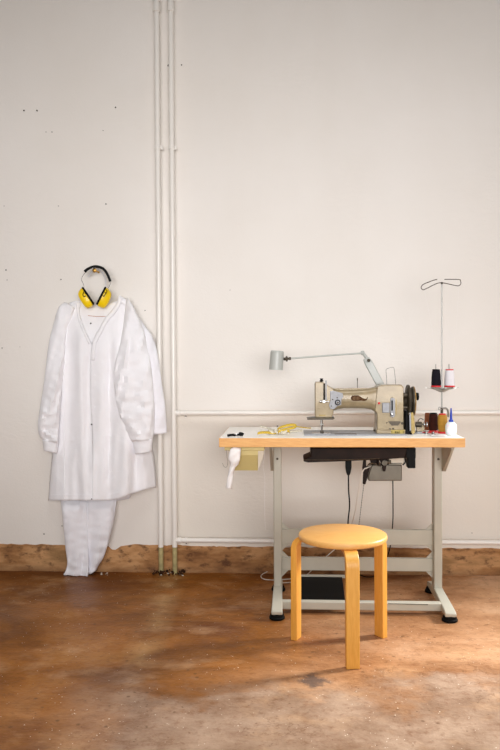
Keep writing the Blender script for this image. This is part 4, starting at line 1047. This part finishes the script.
# thread guide loops at the top
bm = B(); zt_ = lambda x, y: P(x, y, YTS)
tube(bm, [zt_(x, y) for x, y in ((437.2, 279.4), (433.5, 280.3), (424, 284), (421.6, 286.3), (421.3, 288.3), (422.8, 289.6), (425, 289.2), (436.5, 283.6), (440.5, 282.9), (445, 283.2), (456, 285.6), (459, 285.6), (460.8, 283.6), (460.4, 280.6), (458.6, 279.5), (444.4, 279.3))], 0.0019, 8, n=6)
lathe(bm, [(0.005, -0.006), (0.006, 0.0), (0.004, 0.004), (0, 0.005)], (cx, YTS, zT(283)), seg=12)
mk('thread_guide', bm, M['dark_steel'], ts)
zs_ = zd + 0.0025
spool(430.9, 441.3, 369.2, YTS, M['thread_black'], M['black'], M['red'], 'black thread spool with a red foot on the stand tray', shape='cone', zbase=zs_, group='spools on the thread stand')
spool(444.0, 455.0, 369.2, YTS, M['thread_white'], M['red'], M['red'], 'white thread spool with red ends on the stand tray', shape='cone', zbase=zs_, group='spools on the thread stand')
# threads from the spools up to the guides and across
bm = B()
tube(bm, [P(436, 369, YTS), P(432, 330, YTS), P(424, 287, YTS)], 0.00035, 4)
tube(bm, [P(449.5, 369, YTS), P(456, 330, YTS), P(459, 284, YTS)], 0.00035, 4)
tag(mk('sewing_thread', bm, M['paper']), 'fine pale threads rising from the spools to the wire guide', 'thread', kind='stuff')

# ---- desk lamp --------------------------------------------------------------
YL = -0.36
lp_ = thing('work_lamp', 'grey jointed work lamp reaching out left above the sewing machine', 'lamp', (P(402, 430, YL).x, YL, zt))
bm = B(); c = P(401.5, 430, YL); lathe(bm, [(0.030, 0), (0.030, 0.01), (0.018, 0.014), (0.012, 0.03), (0.0, 0.032)], (c.x, YL, zt), seg=24); mk('base', bm, M['lamp'], lp_)
bm = B(); A = P(366.6, 358.8, YL); Bq = Vector((c.x, YL, zt + 0.03)); d = (Bq - A).normalized(); n = Vector((d.z, 0, -d.x)); hw_ = 0.0185
prism(bm, [A + n * hw_ * 0.8 - d * 0.004, A - n * hw_ * 0.8 - d * 0.004, A - n * hw_ + d * 0.02, Bq - n * hw_, Bq + n * hw_, A + n * hw_ + d * 0.02], (0, 0.022, 0)); mk('lower_arm', bm, M['lamp'], lp_, bevel=0.004)
bm = B(); cyl(bm, P(368.6, 360.5, YL - 0.008), P(368.6, 360.5, YL + 0.03), 0.0125, seg=20); cyl(bm, P(366.6, 358, YL + 0.011), P(362.8, 352.6, YL + 0.011), 0.008, seg=14); lathe(bm, [(0.009, 0), (0.0105, 0.004), (0.0105, 0.012), (0.009, 0.016)], P(361.0, 353, YL + 0.011), axis=(1, 0, 0.05), seg=16); mk('elbow_joint', bm, M['lamp'], lp_)
bm = B(); lathe(bm, [(0.008, 0), (0.008, 0.006), (0.004, 0.008), (0, 0.008)], P(368.6, 360.5, YL - 0.008), axis=(0, -1, 0), seg=16); mk('joint_screw', bm, M['dark_steel'], lp_)
bm = B(); tube(bm, [P(289, 358.6, YL + 0.011), P(325, 355.8, YL + 0.011), P(362, 353.2, YL + 0.011)], 0.0042, 12); mk('upper_arm', bm, M['lamp'], lp_)
bm = B(); c1 = P(286.6, 358.8, YL + 0.011)
lathe(bm, [(0.004, -0.016), (0.007, -0.013), (0.008, -0.004), (0.0135, -0.003), (0.0135, 0.004), (0.008, 0.005), (0.0045, 0.010), (0.0075, 0.012), (0.0075, 0.02), (0.004, 0.022)], c1, axis=(1, 0, 0.06), seg=18); mk('swivel', bm, M['dark_steel'], lp_)
bm = B(); ta, tb_ = P(277.3, 350.7, YL + 0.011), P(276.0, 369.8, YL + 0.011); ax = (tb_ - ta); Lh = ax.length
R0 = 0.0325
lathe(bm, [(0.0, 0.0), (R0 * 0.86, 0.0), (R0 * 0.98, 0.004), (R0, 0.010), (R0 * 1.03, Lh - 0.001), (R0 * 1.03, Lh), (R0 * 0.93, Lh), (R0 * 0.9, 0.02), (0.0, 0.015)], ta, axis=ax, seg=36); sh = mk('lamp_shade', bm, M['lamp'], lp_)
bm = B(); lathe(bm, [(0.012, 0.015), (0.012, 0.03), (0.024, 0.055), (0.025, 0.068), (0.016, 0.078), (0, 0.080)], ta, axis=ax, seg=24); mk('bulb', bm, M['bottle'], sh)

# ================================================================== UNDER THE TABLE
YU = -0.60
mo = thing('sewing_motor', 'dark oily drip pan and grey motor slung beneath the table top', 'motor', (P(360, 448, YU).x, -0.5, zb - 0.12))
bm = B(); pprism(bm, [(310.5, 448.2), (407, 448.2), (405.5, 458), (380, 459.5), (345, 461.3), (308, 462.6), (303.4, 461.4), (304, 459), (311, 456)], YU, 0.16); mk('drip_pan', bm, M['pan'], mo, bevel=0.003)
bm = B(); tube(bm, [P(303.8, 459.8, YU - 0.002), P(345, 459.8, YU - 0.002), P(380, 458.4, YU - 0.002)], 0.0022, 8); mk('pan_lip', bm, M['dark_steel'], mo)
bm = B(); pbox(bm, 406, 448.2, 415.8, 458.2, YU + 0.03, 0.06); pbox(bm, 408, 457.5, 415.5, 468.3, YU + 0.03, 0.06); mk('switch_box', bm, M['black'], mo, bevel=0.002)
bm = B(); pbox(bm, 389, 457.5, 404.6, 464.6, YU + 0.06, 0.07); mk('terminal_box', bm, M['cream'], mo, bevel=0.002, label='cream terminal box')
bm = B(); tube(bm, [P(404.6, 456, YU + 0.05), P(405.4, 462, YU + 0.05), P(402.5, 465, YU + 0.05)], 0.003, 8); tube(bm, [P(390, 463.6, YU + 0.058), P(402, 463.2, YU + 0.058)], 0.0016, 6); mk('terminal_cable', bm, M['black'], mo)
bm = B(); pprism(bm, [(373, 464.8), (402, 464.8), (402, 481), (368.6, 481), (368.2, 476), (371, 467)], YU + 0.05, 0.09); mk('motor_housing', bm, M['motor'], mo, bevel=0.004, label='grey motor housing')
bm = B(); pprism(bm, [(379, 458), (388.5, 458), (386.5, 466), (385.4, 471.5), (383.2, 471.5), (382.6, 466.5)], YU + 0.03, 0.03); pprism(bm, [(370, 458.5), (378, 458.5), (377, 463.5), (371.5, 463.5)], YU + 0.04, 0.05); pbox(bm, 377.5, 457.5, 379.5, 465, YU + 0.02, 0.03); mk('motor_mount', bm, M['pan'], mo, bevel=0.002)
bm = B(); cyl(bm, P(384.6, 463, YU + 0.02), P(384.6, 463, YU + 0.07), 0.012, seg=16); cyl(bm, P(386.5, 462, YU + 0.03), P(391, 462, YU + 0.03), 0.008, seg=12); mk('pivot', bm, M['dark_steel'], mo)
bm = B(); pprism(bm, [(363.8, 458), (366, 458), (366.2, 466.5), (369.8, 467.5), (367.8, 477), (365.4, 484.6), (362.9, 484), (363.5, 474), (362.6, 468.5)], YU + 0.035, 0.022); mk('clutch_lever', bm, M['pan'], mo, bevel=0.002)
bm = B(); tube(bm, [P(366, 470, YU + 0.03), P(368, 465, YU + 0.03), P(372, 463, YU + 0.03), P(378, 465.5, YU + 0.03), P(381, 466, YU + 0.03)], 0.0026, 8); mk('clutch_rod', bm, M['dark_steel'], mo)
# beaded pull chain
bm = B(); A, Bq = P(363.8, 484.5, YU + 0.045), G(352, 583, 0.09)
N_ = 84
for k in range(N_):
    p = A.lerp(Bq, k / (N_ - 1)); bmesh.ops.create_icosphere(bm, subdivisions=1, radius=0.0026 if k % 2 else 0.0018, matrix=Matrix.Translation(p))
mk('pull_chain', bm, M['dark_steel'], mo, label='beaded chain running down to the treadle')
# plug and cables
pl = thing('power_plug', 'black plug and cable hanging from the drip pan, left of the motor', 'cable', P(348, 461, YU + 0.08))
bm = B(); pprism(bm, [(345.6, 460), (351.6, 460), (351.6, 468), (350.6, 473), (349.6, 475.5), (347.4, 475.5), (346.4, 473), (345.6, 468)], YU + 0.065, 0.028); mk('plug_body', bm, M['black'], pl, bevel=0.003)
bm = B(); tube(bm, [P(348.4, 474, YU + 0.08), P(348.6, 490, YU + 0.08), P(349.6, 505, YU + 0.08), P(348.2, 520, YU + 0.08), P(348, 535, YU + 0.08), P(350, 560, YU + 0.10), Vector((P(351, 573, -0.46).x, -0.47, 0.12))], 0.0032, 8); mk('cable', bm, M['black'], pl)
def loose(name, pts, r, m, label): 
    bm = B(); tube(bm, pts, r, 8); return tag(mk(name, bm, m), label, 'cable')
loose('power_cable', [P(392.8, 478, YU + 0.16), P(393, 500, -0.42), P(392.8, 522, -0.385), P(390.5, 545, -0.38), P(387.5, 556, -0.36), P(383, 568, -0.34), G(376, 575.5, 0.01), G(368, 577, 0.006), G(360, 575, 0.006), G(354, 571, 0.006)], 0.0026, M['black'], 'thin black cable dropping from the grey motor to the floor')
loose('power_cable', [P(374, 464, YU + 0.1), P(368, 467.5, YU + 0.03), P(363.5, 470, YU + 0.03), P(360.5, 480, YU + 0.03), P(357, 500, -0.53), P(354.5, 514, -0.46), P(351, 525, -0.385), P(342, 542, -0.37), P(327, 556, -0.36), P(315, 567, -0.34), G(303, 577.5, 0.03), G(290, 579, 0.03), G(272, 580, 0.012), G(262.5, 578.5, 0.008), G(261.5, 575, 0.008), G(268, 571.5, 0.008), G(274, 570.8, 0.01), Vector((G(280, 570.8, 0.01).x, -0.2, 0.008)), Vector((G(300, 572, 0.01).x, -0.18, 0.006))], 0.0024, M['white_cable'], 'white cable hanging from the motor and looping on the floor by the left post')

# ================================================================== STOOL
sc_ = Vector((0.203, -1.018, 0)); HS = 0.449
st = thing('stool', 'round honey-coloured birch stool with three bent legs in front of the table', 'stool', sc_)
bm = B(); lathe(bm, [(0.0, HS - 0.023), (0.166, HS - 0.023), (0.1705, HS - 0.021), (0.1725, HS - 0.017), (0.1725, HS - 0.008), (0.1705, HS - 0.003), (0.166, HS), (0.0, HS)], sc_, seg=72); mk('seat', bm, M['birch'], st, angle=60)
for ang in (-84, 36, 156):
    a = math.radians(ang); d = Vector((math.cos(a), math.sin(a), 0)); s_ = Vector((-d.y, d.x, 0))
    Ro, th, hw2 = 0.212, 0.026, 0.025; rb = 0.058; ztop = HS - 0.0235
    outer = [(Ro + 0.001, 0.0)]; inner = [(Ro + 0.001 - th, 0.0)]
    for k in range(11):
        t = k / 10 * PI / 2
        outer.append((Ro - rb + rb * math.cos(t), ztop - rb + rb * math.sin(t)))
        inner.append((Ro - rb + (rb - th * (1 - 0.35 * k / 10)) * math.cos(t), ztop - rb + (rb - th * (1 - 0.35 * k / 10)) * math.sin(t)))
    outer.append((0.05, ztop)); inner.append((0.05, ztop - th * 0.55))
    bm = B(); rows = []
    for (ro, zo), (ri, zi) in zip(outer, inner):
        rows.append([sc_ + d * ro - s_ * hw2 + Vector((0, 0, zo)), sc_ + d * ro + s_ * hw2 + Vector((0, 0, zo)), sc_ + d * ri + s_ * hw2 + Vector((0, 0, zi)), sc_ + d * ri - s_ * hw2 + Vector((0, 0, zi))])
    V = grid(bm, rows, closed=True); bm.faces.new(V[0]); bm.faces.new(V[-1][::-1])
    mk('leg', bm, M['birch_leg'], st, bevel=0.0025, angle=35)

# ================================================================== LIGHT
def area(name, loc, target, sx, sy, power, color, spread):
    l = bpy.data.lights.new(name, 'AREA'); l.shape = 'RECTANGLE'; l.size = sx; l.size_y = sy; l.energy = power; l.color = color; l.spread = math.radians(spread)
    o = bpy.data.objects.new(name, l); COL.objects.link(o); o.location = loc
    o.rotation_euler = (Vector(target) - Vector(loc)).to_track_quat('-Z', 'Y').to_euler(); return o
area('window_daylight', (0.45, -5.4, 1.65), (-0.16, 0, 1.55), 4.6, 2.0, 33.5, (1.0, 0.985, 0.99), 56)
area('side_window_daylight', (2.7, -0.2, 1.7), (0.35, -1.5, 0.0), 0.45, 0.6, 13.5, (1.0, 0.98, 0.95), 48)
area('ceiling_bounce_fill', (0.3, -1.9, 3.6), (0.25, -1.0, 0.0), 2.2, 0.8, 7, (1.0, 0.99, 0.98), 62)  # overhead lamp added as ceiling bounce to brighten tabletop, floor and stool seat
w = bpy.data.worlds.new('world'); bpy.context.scene.world = w; w.use_nodes = True
w.node_tree.nodes['Background'].inputs[0].default_value = (1.0, 0.93, 0.86, 1); w.node_tree.nodes['Background'].inputs[1].default_value = 0.19
vs = bpy.context.scene.view_settings
vs.view_transform = 'Standard'; vs.look = 'None'; vs.gamma = 1; vs.exposure = 0.09; vs.use_curve_mapping = False
